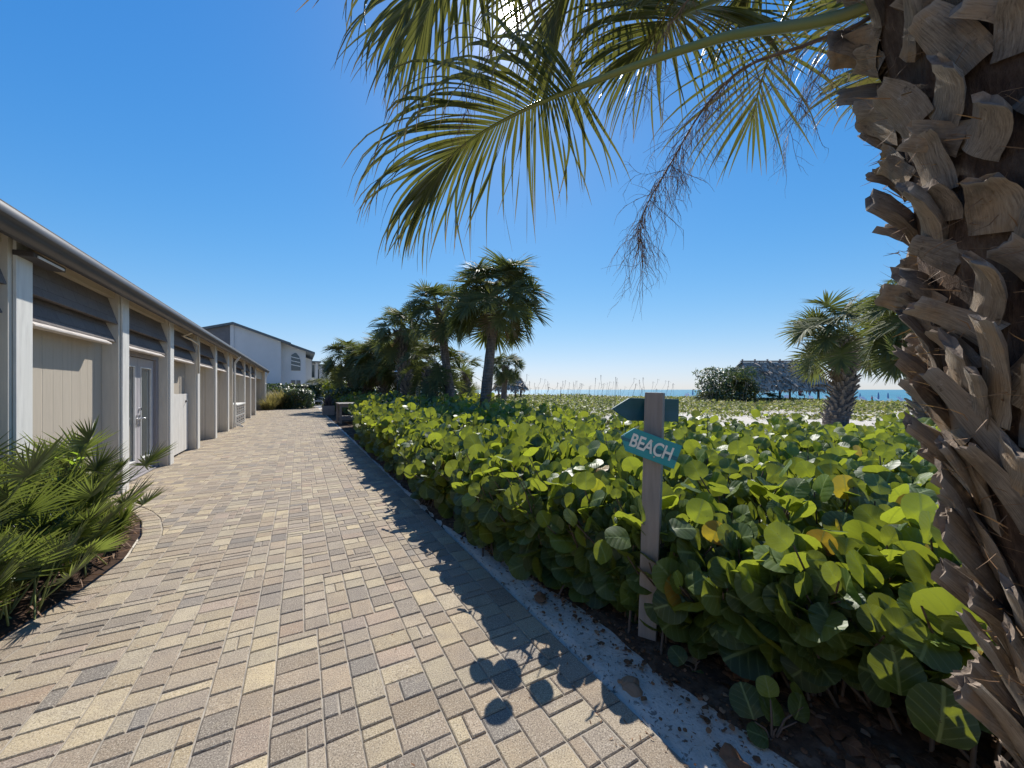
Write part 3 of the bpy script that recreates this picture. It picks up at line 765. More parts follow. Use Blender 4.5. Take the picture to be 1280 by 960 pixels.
# ------------------------------------------------------------------ leaf scatter tools
def basis(nrm, up):
    """(n,3) leaf normals and leaf directions -> (n,3,3) columns x across, y along, z normal"""
    y = up - (up * nrm).sum(1, keepdims=True) * nrm; y /= np.linalg.norm(y, axis=1, keepdims=True) + 1e-9
    x = np.cross(y, nrm)
    return np.stack([x, y, nrm], 2)
def scatter(name, base, pos, nrm, along, size, rnd):
    bv, bf, buv = base
    B = basis(nrm / (np.linalg.norm(nrm, axis=1, keepdims=True) + 1e-9), along)
    n, m = len(pos), len(bv)
    V = np.einsum('nij,mj->nmi', B, bv) * size[:, None, None] + pos[:, None, :]
    F = (bf[None] + (np.arange(n) * m)[:, None, None]).reshape(-1, bf.shape[1])
    return np_mesh(name, V.reshape(-1, 3), F, np.tile(buv, (n, 1)), np.repeat(rnd, m))
def round_leaf(rings, segs, cup=.16, wav=.04, fold=.10, seed=0):
    r_ = np.random.default_rng(seed); ph = r_.uniform(0, 6, 3)
    v = [(0, .5, 0.)]; f = []
    def zz(x, y):
        rr = math.hypot(x, y - .5) * 2
        a = math.atan2(y - .5, x)
        return -cup * rr * rr * .5 + wav * rr * math.sin(3 * a + ph[0]) + .5 * wav * rr * math.sin(5 * a + ph[1]) + fold * abs(x)
    for k in range(1, rings + 1):
        for s in range(segs):
            a = 2 * math.pi * s / segs; rr = .5 * k / rings
            x = math.cos(a) * rr * 1.04; y = .5 + math.sin(a) * rr
            if math.sin(a) < -.85: y += .06 * k / rings        # notch where the stalk joins
            v.append((x, y, zz(x, y)))
    v[0] = (0, .5, zz(0, .5))
    for s in range(segs): f.append((0, 1 + s, 1 + (s + 1) % segs))
    for k in range(1, rings):
        o = 1 + (k - 1) * segs; p = o + segs
        for s in range(segs):
            s2 = (s + 1) % segs; f.append((o + s, p + s, p + s2)); f.append((o + s, p + s2, o + s2))
    v = np.array(v); uv = np.stack([v[:, 0] * 2, v[:, 1]], 1)
    return v, np.array(f), uv
def oval_leaf(w=.3):
    v = np.array([(0, 0, 0), (w * .8, .35, .06), (0, .5, 0), (-w * .8, .35, .06), (w * .55, .75, .02), (0, 1, -.12), (-w * .55, .75, .02)])
    f = np.array([(0, 1, 2), (0, 2, 3), (2, 1, 4), (2, 4, 5), (2, 5, 6), (2, 6, 3)]); return v, f, np.stack([v[:, 0] * 2, v[:, 1]], 1)
def blade_leaf(w=.05, bend=.25, n=3):
    v = []; f = []
    for k in range(n + 1):
        y = k / n; ww = w * (1 - y) ** .6 * (1 if k else .7); z = -bend * y * y
        v += [(-ww, y, z), (ww, y, z)]
    for k in range(n): f += [(2*k, 2*k+1, 2*k+3), (2*k, 2*k+3, 2*k+2)]
    v = np.array(v, float); return v, np.array(f), np.stack([v[:, 0] * 4, v[:, 1]], 1)
def unit(a): return a / (np.linalg.norm(a, axis=1, keepdims=True) + 1e-9)

# ------------------------------------------------------------------ sea grape hedge
def hn(x, y, sc, seed=0.): return mnoise.noise(Vector((x * sc, y * sc, seed)))
def grape_height(x, y):
    t, s = ts(x, y)
    if y < .35 or s < -1.2: return 0
    # path-side boundary
    b = 1.53 + .13 * hn(s, 0, .9, 3) + .06 * hn(s, 0, 3.1, 8)
    if s < 3.1: b += (3.1 - s) * .27
    if s > 11: b += min(.75, (s - 11) * .10)
    if t < b: return 0
    if 16.9 < s < 20.2 and t < 2.75: return 0
    if 24. < s < 26.3 and t < 2.2: return 0
    # seaward boundary
    far = 9.2 + 1.3 * hn(x, 0, .5, 5) if x > 2 else (9.2 + (2 - x) * 2.4 + 1.5 * hn(x, 0, .5, 5))
    if y > far: return 0
    if s > 33 or x > 13: return 0
    if math.hypot(x - 1.27, y - .78) < .46: return 0
    top = .86 + .028 * min(s, 12) + .05 * max(0, min(1, (s - 10) / 12))
    if x > 1: top -= .07
    rise = min(1., (t - b) / .55)
    h = top * (.62 + .38 * rise ** .6)
    e = (far - y) / 1.2
    if e < 1: h *= .55 + .45 * max(0, e)
    h *= 1 + .13 * hn(x, y, 1.15, 1) + .07 * hn(x, y, 3.3, 2)
    return h
hedge = thing('sea_grape_hedge', 'dense waist high hedge of round leaved sea grapes along the path', 'hedge', W(2.2, 4.))
HL = np.array(hedge.location)
near, mid, farl = [], [], []
stems = MB(); stem_n = 0
cand = []
for _ in range(19000):
    x = random.uniform(-18, 13); y = random.uniform(.3, 30)
    if y > 10 and x > 6: continue
    cand.append((x, y))
for _ in range(1500): cand.append((random.uniform(-.5, 5), random.uniform(.35, 5)))
for k in range(2600):      # denser rows right along the path face
    s = random.uniform(.8, 30) if k % 2 else random.uniform(.8, 11); t = 1.48 + .3 * random.random() + max(0, (3.1 - s) * .27) + min(.75, max(0, (s - 11) * .10))
    p = W(t, s); cand.append((p.x, p.y))
for x, y in cand:
    t, s = ts(x, y); h = grape_height(x, y)
    if h <= 0: continue
    d = math.hypot(x, y)
    dens = 1 if d < 4.5 else (.62 if d < 9 else .40)
    front = t < 2.3
    if random.random() > dens and not front: continue
    # leaning upright branch
    lx, ly = random.gauss(0, .10), random.gauss(0, .10)
    if front: lx -= .16 * .8747 * random.random(); ly -= .16 * .4847 * random.random()
    hh = h * random.uniform(.78, 1.06) + (.12 if random.random() < .07 else 0)
    z0 = 0.
    p0 = Vector((x - lx, y - ly, z0)); p2 = Vector((x + lx, y + ly, hh)); p1 = (p0 + p2) / 2 + Vector((random.gauss(0, .03), random.gauss(0, .03), 0))
    lowest = .16 if front and t < 2.05 else .42
    nl = random.randint(6, 9) if not front else random.randint(8, 11)
    if d < 7 and random.random() < .8 or front and d < 14:
        stems.tube([p0 - Vector(HL), p1 - Vector(HL), p2 - Vector(HL)], [.009, .007, .004], 5, caps=False)
    az = random.uniform(0, 6.28)
    for k in range(nl):
        f = lowest + (1 - lowest) * ((k + random.random() * .6) / nl) ** .8
        p = (p0 * (1-f)**2 + p1 * 2*f*(1-f) + p2 * f*f)
        az += math.pi + random.gauss(0, .5)
        top = f > .8
        lift = random.uniform(.2, 1.25) if top else random.uniform(-.45, .9)
        dr = Vector((math.cos(az) * math.cos(lift), math.sin(az) * math.cos(lift), math.sin(lift)))
        # normal: tilted between the leaf's own up side and the sky
        upn = Vector((0, 0, 1)) - dr * dr.z
        if upn.length < .1: upn = Vector((random.random(), random.random(), .1))
        upn.normalize()
        sd = dr.cross(upn); roll = random.gauss(0, .55)
        nr = upn * math.cos(roll) + sd * math.sin(roll) + Vector((random.gauss(0, .38), random.gauss(0, .38), 0)) + Vector((-.35, -.75, -.1)) * (random.random() ** .8 * (1.5 if front else 1.0))
        sz = random.uniform(.085, .20) * (1.0 if f > .6 else 1.08)
        if top and f > .92: sz *= .75
        if d < 4.5 and random.random() < .10: sz *= 1.25
        pos = p + dr * .02
        if math.hypot(pos.x - 1.27, pos.y - .78) < .50: continue
        if pos.z < .03: continue
        if pos.z < .62 and abs(pos.x / pos.y - .354) < .075 and 1.7 < pos.y < 2.36: continue
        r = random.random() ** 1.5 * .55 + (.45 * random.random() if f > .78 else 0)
        if random.random() < .010: r = random.uniform(.955, 1.)
        rec_ = (pos.x, pos.y, pos.z, nr.x, nr.y, nr.z, dr.x, dr.y, dr.z, sz if d < 9 else sz * 1.12, min(r, 1))
        (near if d < 5.0 else mid if d < 10 else farl).append(rec_)
def hand(px, py, Y, size, nrm, along, r):
    p = pt(px, py, Y); near.append((p.x, p.y, p.z, *nrm, *along, size * 1.2, r))
# the big low leaves at the corner and the ones in front of the sign post
hand(1128, 875, 1.45, .15, (-.25, -.9, .35), (.1, .3, .9), .3); hand(1175, 935, 1.34, .165, (-.3, -.9, .3), (.35, .3, .9), .25); hand(1205, 700, 1.55, .15, (-.3, -.8, .4), (.25, .3, .9), .3); hand(1190, 790, 1.5, .11, (.2, -.8, .5), (-.3, .3, .8), .45)
hand(1062, 815, 1.6, .16, (.1, -.7, .7), (-.1, .6, .75), .3); hand(1015, 790, 1.75, .15, (-.4, -.6, .7), (.5, .4, .7), .5)
hand(1152, 660, 1.9, .145, (-.1, -.93, .3), (.25, .25, .9), .80); hand(1090, 735, 1.75, .14, (.4, -.8, .4), (-.3, .2, .9), .85); hand(1040, 775, 1.8, .13, (-.3, -.8, .5), (.5, .1, .8), .7)
hand(790, 672, 2.15, .13, (.1, -.5, .85), (-.95, -.1, .1), .25); hand(806, 655, 2.16, .12, (.8, -.4, .2), (.1, .2, .95), .35); hand(855, 710, 2.2, .14, (-.1, -.85, .5), (.3, .3, .85), .78); hand(760, 705, 2.3, .12, (.5, -.8, .3), (-.2, -.1, .95), .4)
hand(835, 660, 2.2, .13, (.0, -.4, .9), (.9, -.1, .2), .2); hand(870, 655, 2.2, .13, (.0, -.9, .4), (.4, -.1, .9), .88)
# a few shoots leaning out over the sand to the left of the sign
for x, y, z, nr, al, sz_, r in ((-.085, 2.96, .90, (-.2, .3, .9), (-.8, .1, .3), .13, .8), (-.02, 2.86, .97, (.3, .2, .9), (-.5, -.6, .3), .12, .9), (.06, 2.92, .84, (.1, .4, .8), (-.9, -.2, .1), .15, .3),
        (.25, 2.9, .80, (.2, .3, .9), (.6, -.4, .3), .14, .5), (.34, 2.97, .74, (-.2, .3, .8), (.5, -.3, .3), .16, .25), (.02, 3.02, .70, (.1, .2, .9), (-.4, .2, -.2), .15, .2), (.13, 3.0, .98, (-.3, .5, .6), (.2, -.5, .3), .11, .95)):
    near.append((x, y, z, *nr, *al, sz_ * 1.15, r)); stems.tube([Vector((x + .25, y + .12, .30)) - hedge.location, Vector((x + .12, y + .06, z * .75)) - hedge.location, Vector((x, y, z)) - hedge.location], [.007, .005, .003], 5, caps=False)
base_hi = [round_leaf(3, 16, .12, .035, .10, k) for k in range(2)]
base_mid = round_leaf(2, 10, .14, .04, .12, 4); base_lo = round_leaf(1, 7, .14, .05, .12, 5)
for nm, data, base, mat in (('near', near, base_hi[0], 'grape'), ('mid', mid, base_mid, 'grape'), ('far', farl, base_lo, 'grape_far')):
    A = np.array(data); 
    print('grape', nm, len(A))
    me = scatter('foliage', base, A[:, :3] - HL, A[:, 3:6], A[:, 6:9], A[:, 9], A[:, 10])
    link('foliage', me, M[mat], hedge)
stems.build('branches', M['stem'], hedge)

# litter under the hedge: a dark mat of old leaves and single curled leaves on it
mb = MB(); v = []; f = []; S_ = [k * .12 for k in range(-10, 270)]
NK = 14
for s in S_:
    b = 1.352 + .29 * max(0, min(1, (4.2 - s) / 2)) + .05 * hn(s, 0, 1.7, 9) + .03 * hn(s, 0, 6, 9)
    for k in range(NK):
        t = b + (k / (NK - 1)) ** 1.5 * 4.2; p = W(t, s)
        v.append((t, s, gz(t, s) + (.014 + .02 * max(0, hn(p.x, p.y, 7, 4)) if k else -.02)))
for q in range(len(S_) - 1):
    for k in range(NK - 1): f.append((q*NK+k, q*NK+k+1, (q+1)*NK+k+1, (q+1)*NK+k))
mb.add(v, f, True); tag(mb.build('leaf_litter_ground', M['litter'], rz=PA), 'dark leaf litter under the sea grapes', kind='structure')
A = []
for _ in range(5200):
    s = random.uniform(-.5, 12) if random.random() < .7 else random.uniform(0, 4)
    t = 1.5 + max(0, 3.0 - s) * .06 + abs(random.gauss(0, .8))
    if random.random() < .10: t = random.uniform(1.38, 2.0)
    p = W(t, s, gz(t, s) + .012 + random.random() * .015)
    a = random.uniform(0, 6.28); A.append((p.x, p.y, p.z, random.gauss(0, .3), random.gauss(0, .3), 1, math.cos(a), math.sin(a), 0, random.uniform(.03, .10) if t > 1.9 else random.uniform(.008, .035), random.random() ** 1.6))
A = np.array(A); me = scatter('leaf_litter', round_leaf(2, 8, .5, .14, .35, 9), A[:, :3], A[:, 3:6], A[:, 6:9], A[:, 9], A[:, 10])
tag(link('leaf_litter', me, M['deadleaf']), 'curled dry brown leaves scattered under the sea grapes', 'leaf litter', kind='stuff')
# twigs and grit on the sand strip
A = []
for _ in range(2600):
    s = random.uniform(-.2, 10); t = random.uniform(1.34, 1.95) if random.random() < .85 else random.uniform(1.15, 1.4)
    p = W(t, s, (gz(t, s) if t > EDGE else 0) + .004); a = random.uniform(0, 6.28)
    A.append((p.x, p.y, p.z, random.gauss(0, .4), random.gauss(0, .4), 1, math.cos(a), math.sin(a), .1, random.uniform(.006, .028), random.random() * .9))
A = np.array(A); me = scatter('debris', blade_leaf(.16, .2, 2), A[:, :3], A[:, 3:6], A[:, 6:9], A[:, 9], A[:, 10])
tag(link('debris', me, M['deadleaf']), 'small dry bits scattered on the sandy strip beside the path', 'debris', kind='stuff')
# single fallen leaves one can point at
for (px, py, size, r, lab, cup) in ((667, 750, .10, .70, 'red brown fallen leaf on the shaded sand beside the paving edge', .5), (776, 858, .125, .93, 'large curled fallen leaf, brown with pale inside, at the edge of the pavers', .8), (905, 958, .11, .72, 'brown fallen leaf on the sand at the bottom edge of the view', .5), (988, 795, .12, .6, 'dull brown fallen leaf hanging low under the hedge to the right of the sign post', .4)):
    Y = 720 / (py - 487); p = pt(px, py, Y); p.z = .02
    a = random.uniform(-.5, .5)
    me = scatter('fallen_leaf', round_leaf(3, 14, cup, .09, .5, px), np.zeros((1, 3)), np.array([[.1, -.15, 1.]]), np.array([[math.cos(a), math.sin(a), 0.]]), np.array([size]), np.array([r]))
    tag(link('fallen_leaf', me, M['deadleaf'], None, p), lab, 'fallen leaf', 'fallen leaves by the path')

# two low sprouts growing out in front of the hedge
def sprout(px, py, lab, leaves):
    p = pt(px, py, 720 / (py - 487)); root = thing('sea_grape_sprout', lab, 'plant', (p.x, p.y, 0), 0, 'low sprouts in front of the hedge')
    A = []; st = MB()
    for (dx, dy, z, sz, r, nr, al) in leaves:
        A.append((dx, dy, z, *nr, *al, sz, r)); st.tube([(0, 0, -.02), (dx * .4, dy * .4, z * .7), (dx, dy, z)], [.006, .005, .003], 5)
    A = np.array(A); link('foliage', scatter('foliage', base_hi[1], A[:, :3], A[:, 3:6], A[:, 6:9], A[:, 9], A[:, 10]), M['grape'], root); st.build('stems', M['stem'], root)
sprout(965, 925, 'small sea grape sprout low on the litter at the bottom right', [(-.06, .02, .06, .14, .05, (-.3, -.7, .6), (-.1, .6, .8)), (.02, .0, .05, .13, .2, (.4, -.7, .6), (.3, .5, .8)), (.02, .04, .14, .09, .8, (-.2, -.8, .3), (-.1, .1, 1)), (.12, .02, .06, .11, .3, (.2, -.9, .4), (.5, .3, .7)), (-.02, -.02, .02, .09, .1, (0, -.5, .9), (-.7, .2, .2)), (.17, .05, .1, .09, .5, (.5, -.6, .5), (.3, .2, .8))])
sprout(868, 838, 'small sea grape sprout on the sand just right of the sign post', [(-.05, 0, .03, .10, .1, (-.3, -.7, .7), (-.5, .4, .6)), (.03, 0, .05, .11, .2, (.2, -.8, .6), (.1, .4, .8)), (.0, .0, .01, .08, .3, (0, -.7, .8), (.1, -.4, -.3))])
# ------------------------------------------------------------------ fan palms
def fan_segments(costa, side_dir_fn, nseg, R0, width, sections, droop, tipdroop, rnd, rs, fold=.35, spread=(2.1, .15), crossfold=True, loose=.0, lift=.25, R_tip=.85):
    """costa: list of points the segments grow from. returns verts, faces, uv, rnd per vertex"""
    V = []; F = []; UV = []; RN = []
    m = len(costa); L = [0]
    for i in range(1, m): L.append(L[-1] + (costa[i] - costa[i-1]).length)
    tot = L[-1]
    def at(u):
        d = u * tot
        for i in range(1, m):
            if d <= L[i] or i == m - 1:
                k = (d - L[i-1]) / max(1e-6, L[i] - L[i-1]); return costa[i-1].lerp(costa[i], k), (costa[i] - costa[i-1]).normalized()
    for side in (-1, 1):
        for k in range(nseg):
            u = ((k + .5) / nseg)
            p, T = at(u ** 1.1)
            S = side_dir_fn(T); Nn = S.cross(T)
            if Nn.z < 0: Nn = -Nn
            a = spread[0] * (1 - u) ** 1.0 + spread[1] + rs.gauss(0, .035)
            d = (T * math.cos(a) + S * side * math.sin(a) + Nn * lift * math.sin(min(a, 1.57))).normalized()
            ln = R0 * (1 - .38 * abs(u - .45) / .55) * rs.uniform(.86, 1.06)
            if u > .85: ln *= R_tip
            w0 = width * rs.uniform(.8, 1.15)
            rv = min(1, max(0, rnd + rs.gauss(0, .13)))
            cur = p.copy(); b = len(V); step = ln / sections
            sid = d.cross(Nn).normalized()
            dr = droop * rs.uniform(.6, 1.5); tw = rs.gauss(0, .12 + loose)
            curl = Vector((rs.gauss(0, 1), rs.gauss(0, 1), 0)) * loose
            nper = 3 if crossfold else 2
            for q in range(sections + 1):
                f = q / sections
                w = w0 * (.45 + 1.7 * f if f < .32 else (1 - ((f - .32) / .68) ** 1.35) ** 1.0) + (.0007 if q < sections else .0004)
                nn = sid.cross(d).normalized()
                sdd = (sid * math.cos(tw * f * 2) + nn * math.sin(tw * f * 2))
                if crossfold:
                    V += [cur - sdd * w, cur - nn * w * fold * 1.6, cur + sdd * w]; UV += [(-1, f), (0, f), (1, f)]
                else:
                    V += [cur - sdd * w, cur + sdd * w]; UV += [(-1, f), (1, f)]
                RN += [rv] * nper
                g_ = dr * (.15 + f * f * 1.0) + (tipdroop * max(0, f - .55) * 2.2)
                d = (d + Vector((0, 0, -1)) * g_ * step * 2.2 + curl * step * f).normalized()
                sid = (sid - d * sid.dot(d)).normalized()
                cur = cur + d * step
            for q in range(sections):
                o = b + q * nper
                for h in range(nper - 1): F.append((o + h, o + h + 1, o + nper + h + 1, o + nper + h))
    return V, F, UV, RN
def seg_mesh(name, data):
    V, F, UV, RN = data
    return np_mesh(name, np.array([tuple(v) for v in V]), np.array(F), np.array(UV, float), np.array(RN))
def merge(ds):
    V, F, UV, RN = [], [], [], []
    for d in ds:
        b = len(V); V += d[0]; F += [tuple(b + i for i in f) for f in d[1]]; UV += d[2]; RN += d[3]
    return V, F, UV, RN
def side_of(T):
    s = T.cross(Vector((0, 0, 1)))
    if s.length < .15: s = T.cross(Vector((1, 0, .3)))
    return s.normalized()

# shared crown fronds for the palms in the middle distance, growing along +x from the origin
def crown_frond(elev, rs, nseg=22, sections=3, Rb=.80, pet=.85, droop=.55, rnd=.4, costa_l=.42):
    d = Vector((math.cos(elev), 0, math.sin(elev))); pts = [Vector((0, 0, 0))]; cur = Vector((0, 0, 0))
    n = 6
    for k in range(n):
        d = (d + Vector((0, 0, -1)) * .06 * (1 + k * .3)).normalized(); cur = cur + d * pet / n; pts.append(cur.copy())
    cs = [cur.copy()]
    for k in range(4):
        d = (d + Vector((0, 0, -1)) * .30).normalized(); cur = cur + d * costa_l / 4; cs.append(cur.copy())
    data = fan_segments(cs, lambda T: Vector((0, 1, 0)), nseg, Rb, .0235, sections, droop, .55, rnd, rs, spread=(2.35, .1), crossfold=False, lift=.35, loose=.15)
    # petiole as two crossed strips of the same mesh
    V, F, UV, RN = data
    for k in range(len(pts) - 1):
        for off in (Vector((0, .014, 0)), Vector((0, 0, .012))):
            b = len(V); V += [pts[k] - off, pts[k] + off, pts[k+1] + off, pts[k+1] - off]; UV += [(0, 0)] * 4; RN += [.8] * 4; F.append((b, b+1, b+2, b+3))
    return V, F, UV, RN
ELV = [72, 60, 44, 28, 12, -6, -24, -44]
FR = {}
for e in ELV:
    for q in range(2): FR[(e, q)] = seg_mesh('frond', crown_frond(R(e), random.Random(e * 7 + q + 500), rnd=.35 + .2 * q, droop=.25 + .4 * q))
DEADF = [seg_mesh('dead_frond', crown_frond(R(e), random.Random(e + 5), nseg=12, Rb=.6, pet=.7, droop=2.2, rnd=.5)) for e in (-30, -60)]
for m_ in FR.values(): m_.materials.append(M['midfrond'])
for m_ in DEADF: m_.materials.append(M['deadfrond'])

def palm(label, px, base_py, Y, top, r0=.21, r1=.17, n=30, sc=1., booted=False, group='cabbage palms on the dune', dead=3, bend=.0, low=-44, seed=1, zb=None):
    rs = random.Random(seed); b = pt(px, base_py, Y)
    if zb is not None: b.z = zb
    tp = pt(top[0], top[1], Y + (top[2] if len(top) > 2 else 0))
    root = thing('cabbage_palm', label, 'palm tree', b, 0, group)
    rel = tp - b; pts = []; rad = []
    m = 26
    for k in range(m + 1):
        f = k / m
        p = rel * f + Vector((bend * math.sin(f * math.pi), .05 * math.sin(f * 5 + seed), 0)); pts.append(p)
        rad.append((r0 + (r1 - r0) * f + (.08 * math.exp(-f * 9))) * (1 + .04 * rs.gauss(0, 1)) + (.07 * max(0, (f - .86) / .14)))
    pts[0].z -= .3
    mb = MB(); mb.tube(pts, rad, 18)
    mb.build('trunk', M['palmbark'], root)
    # old leaf bases: all round a booted trunk, else only just under the crown
    mb = MB(); H = rel.length
    nb = int((H if booted else .5) * 62)
    for k in range(nb):
        f = (k / nb) if booted else 1 - .5 / H + (k / nb) * .5 / H
        f = min(.995, f); a = k * 2.39996 + rs.gauss(0, .15)
        c = rel * f + Vector((bend * math.sin(f * math.pi), .05 * math.sin(f * 5 + seed), 0)); rr = r0 + (r1 - r0) * f
        o = Vector((math.cos(a), math.sin(a), 0)); w = Vector((-math.sin(a), math.cos(a), 0)); lean = rs.choice((-1, 1)) * rs.uniform(.1, .5)
        up = Vector((0, 0, 1)) * math.cos(lean) + w * math.sin(lean); w2 = w * math.cos(lean) - Vector((0, 0, 1)) * math.sin(lean)
        ln = rs.uniform(.16, .26) * (1 if booted else 1.3); wd = .062; th = .022
        v = []
        for q, (fu, fo, ww) in enumerate(((0, -.03, 1.1), (.5, .05, .9), (1., .15, .62))):
            cc = c + o * (rr + fo) + up * ln * fu
            v += [cc - w2 * wd * ww - o * th, cc + w2 * wd * ww - o * th, cc + w2 * wd * ww * .7 + o * th, cc - w2 * wd * ww * .7 + o * th]
        mb.add(v, [(q*4+i, q*4+(i+1) % 4, q*4+4+(i+1) % 4, q*4+4+i) for q in range(2) for i in range(4)] + [(8, 9, 10, 11)], False, [(i % 2, (i // 4) / 2) for i in range(12)])
    mb.build('leaf_bases', M['boot_small'], root)
    es = [e for e in ELV if e >= low]
    es = es[:1] + es[1:2] * 2 + es[2:]
    cr_ = rel
    for k in range(n):
        e = es[min(len(es) - 1, int((k + rs.random()) / n * len(es)))]
        q = rs.randint(0, 1)
        o = link('frond', FR[(e, q)], None, root, cr_ + Vector((rs.gauss(0, .05), rs.gauss(0, .05), rs.uniform(-.12, .10))), k * 2.39996 + rs.gauss(0, .25))
        s_ = sc * rs.uniform(.86, 1.14); o.scale = (s_, s_, s_); o.rotation_euler[0] = rs.gauss(0, .28); o.rotation_euler[1] = rs.gauss(0, .16)
    for k in range(dead):
        o = link('dead_frond', rs.choice(DEADF), None, root, cr_ + Vector((0, 0, -.12)), rs.uniform(0, 6.28)); o.scale = (sc * .9,) * 3
    return root
palm('tallest palm with a broad round crown and slim trunk leaning slightly right', 603, 545, 13.5, (619, 377, 0), .20, .16, 46, 1.24, dead=3, seed=3, zb=0., low=-24)
palm('slim palm just left of the tallest one, trunk leaning left', 571, 540, 15.5, (551, 392, .3), .20, .15, 30, 1.05, dead=2, seed=5, zb=0., bend=-.08, low=-24)
palm('dark palm leaning left over the path side of the group', 520, 535, 18, (500, 415, .2), .24, .18, 30, 1.05, dead=3, seed=8, zb=0., bend=-.15, booted=True)
palm('low booted palm with upright fronds below the taller crowns', 537, 530, 16.5, (541, 462, 0), .30, .27, 22, 1.1, True, dead=2, seed=13, zb=0.)
palm('small palm showing between the two slim trunks', 578, 525, 20., (584, 468, 0), .2, .18, 13, .9, True, dead=0, seed=17, zb=0.)
palm('leftmost palm of the far clump beside the white fence', 444, 512, 28, (436, 452, 0), .24, .20, 40, 1.3, True, dead=3, seed=21, zb=0., group='far clump of palms')
palm('second palm of the far clump with bare grey stems', 458, 514, 26, (464, 455, 0), .25, .20, 40, 1.3, True, dead=5, seed=22, zb=0., group='far clump of palms')
palm('third palm of the far clump, tucked behind the leaning dark palm', 478, 516, 24, (482, 450, 0), .25, .20, 42, 1.35, True, dead=5, seed=23, zb=0., group='far clump of palms')
palm('shaggy palm at the right end of the far clump', 505, 516, 22, (512, 452, 0), .25, .20, 40, 1.25, True, dead=5, seed=24, zb=0., group='far clump of palms')
palm('small distant palm beside the little thatched shelter', 629, 500, 34, (632, 459, 0), .27, .22, 36, 1.15, False, dead=2, seed=31, zb=0., group='far palms')
palm('leaning booted palm on the sand between the thatched hut and the big trunk', 1043, 527, 15.0, (1056, 424, 0), .34, .33, 34, 1.42, True, dead=1, seed=41, bend=.18, low=-6, group='palms on the right')
palm('palm half hidden behind the big trunk on the right', 1166, 545, 9.5, (1150, 405, .0), .30, .26, 40, 1.0, True, dead=0, seed=47, zb=0., group='palms on the right')
palm('stubby low palm with arching fronds at the end of the hedges', 399, 506, 38, (399, 484, 0), .20, .18, 20, .95, False, dead=0, seed=51, zb=0., low=12, group='far palms')

# ------------------------------------------------------------------ the big palm at the right edge
TB = Vector((1.47, .70, 0)); TT = Vector((1.13, .87, 3.05))
big = thing('booted_cabbage_palm', 'big palm trunk covered in criss crossed old leaf bases at the right edge', 'palm tree', TB)
def axis_at(z):
    f = z / 3.05; return (TT - TB) * f + Vector((.0, 0, 0))
def core_r(z): return .20 + .035 * max(0, min(1, (z - 1.0) / .5)) + .045 * math.sin(min(1, z / 1.9) * 1.57) + .02 * (z > 2.2) * (z - 2.2)
mb = MB(); zs = [(-.2 + k * .05) for k in range(66)]
n = 40; v = []; f = []; uv = []
for q, z in enumerate(zs):
    c = axis_at(z)
    for k in range(n):
        a = 2 * math.pi * k / n; r = core_r(z) * (1 + .05 * mnoise.noise(Vector((math.cos(a) * 3, math.sin(a) * 3, z * 5))))
        v.append((c.x + r * math.cos(a), c.y + r * math.sin(a), c.z)); uv.append((k / n, z))
for q in range(len(zs) - 1):
    for k in range(n): f.append((q*n+k, q*n+(k+1) % n, (q+1)*n+(k+1) % n, (q+1)*n+k))
mb.add(v, f, True, uv); trunk = mb.build('trunk', M['fibre'], big)
rs = random.Random(77)
def boot_geo(mb, c, a, rr, ln, wd, th, lean, out, seed, curl=0.):
    o = Vector((math.cos(a), math.sin(a), 0)); w = Vector((-math.sin(a), math.cos(a), 0)); up0 = Vector((0, 0, 1))
    NS, NP = 9, 10
    v = []; uv = []; lo = rs.uniform(0, .35)
    jag = [rs.uniform(-.022, .012) for _ in range(NP)]
    pos = c + o * rr
    ang = .25
    cur = pos - o * .004
    cut = rs.uniform(-.35, .35)
    for s in range(NS):
        f_ = s / (NS - 1)
        el = 1.35 - out * f_          # elevation above horizontal
        ln_ = lean * (1 + curl * f_)
        up = (up0 * math.cos(ln_) + w * math.sin(ln_)); w2 = (w * math.cos(ln_) - up0 * math.sin(ln_))
        d = up * math.sin(el) + o * math.cos(el); nn = (o * math.sin(el) - up * math.cos(el))
        if s: cur = cur + d * ln / (NS - 1)
        W_ = wd * (1.15 - .28 * f_ + .10 * math.sin(f_ * 5 + seed)); T_ = th * (1.25 - .45 * f_)
        for k in range(NP):
            if k < 6:   # outer face, gently convex
                x = -1 + 2 * k / 5; y = 1 - .55 * abs(x) ** 2.4
            else:       # inner face
                x = 1 - 2 * (k - 5) / 5; y = -.45 + .25 * x * x
            nz = mnoise.noise(Vector((x * 2.5 + seed * 3, f_ * 3, y))) * .0055 + mnoise.noise(Vector((x * 7 + seed, f_ * 9, y * 3))) * .003
            p = cur + w2 * W_ * x + nn * (T_ * y + nz)
            if s == NS - 1: p = p + d * (jag[k] * .55 + cut * W_ * x * .6)
            elif s == NS - 2: p = p + d * (jag[k] * .2 + cut * W_ * x * .35)
            v.append(p); uv.append((x, f_))
    fs = []
    for s in range(NS - 1):
        for k in range(NP): fs.append((s*NP+k, s*NP+(k+1) % NP, (s+1)*NP+(k+1) % NP, (s+1)*NP+k))
    mb.add(v, fs, True, uv)
    # broken end: sunk centre
    e = v[-NP:]; cen = sum(e, Vector()) / NP - d * .008
    b = len(mb.v); mb.add(e + [cen], [(k, (k+1) % NP, NP) for k in range(NP)], False, None, 1)
boots = []; k = 0; z = .02
while z < 3.0:
    a = k * 2.39996 + rs.gauss(0, .22)
    boots.append((z, a)); z += .0050; k += 1
camdir = math.atan2(-TB.y, -TB.x)
hidden = MB(); hid_r = []
cnt = 0
vis_n = 0
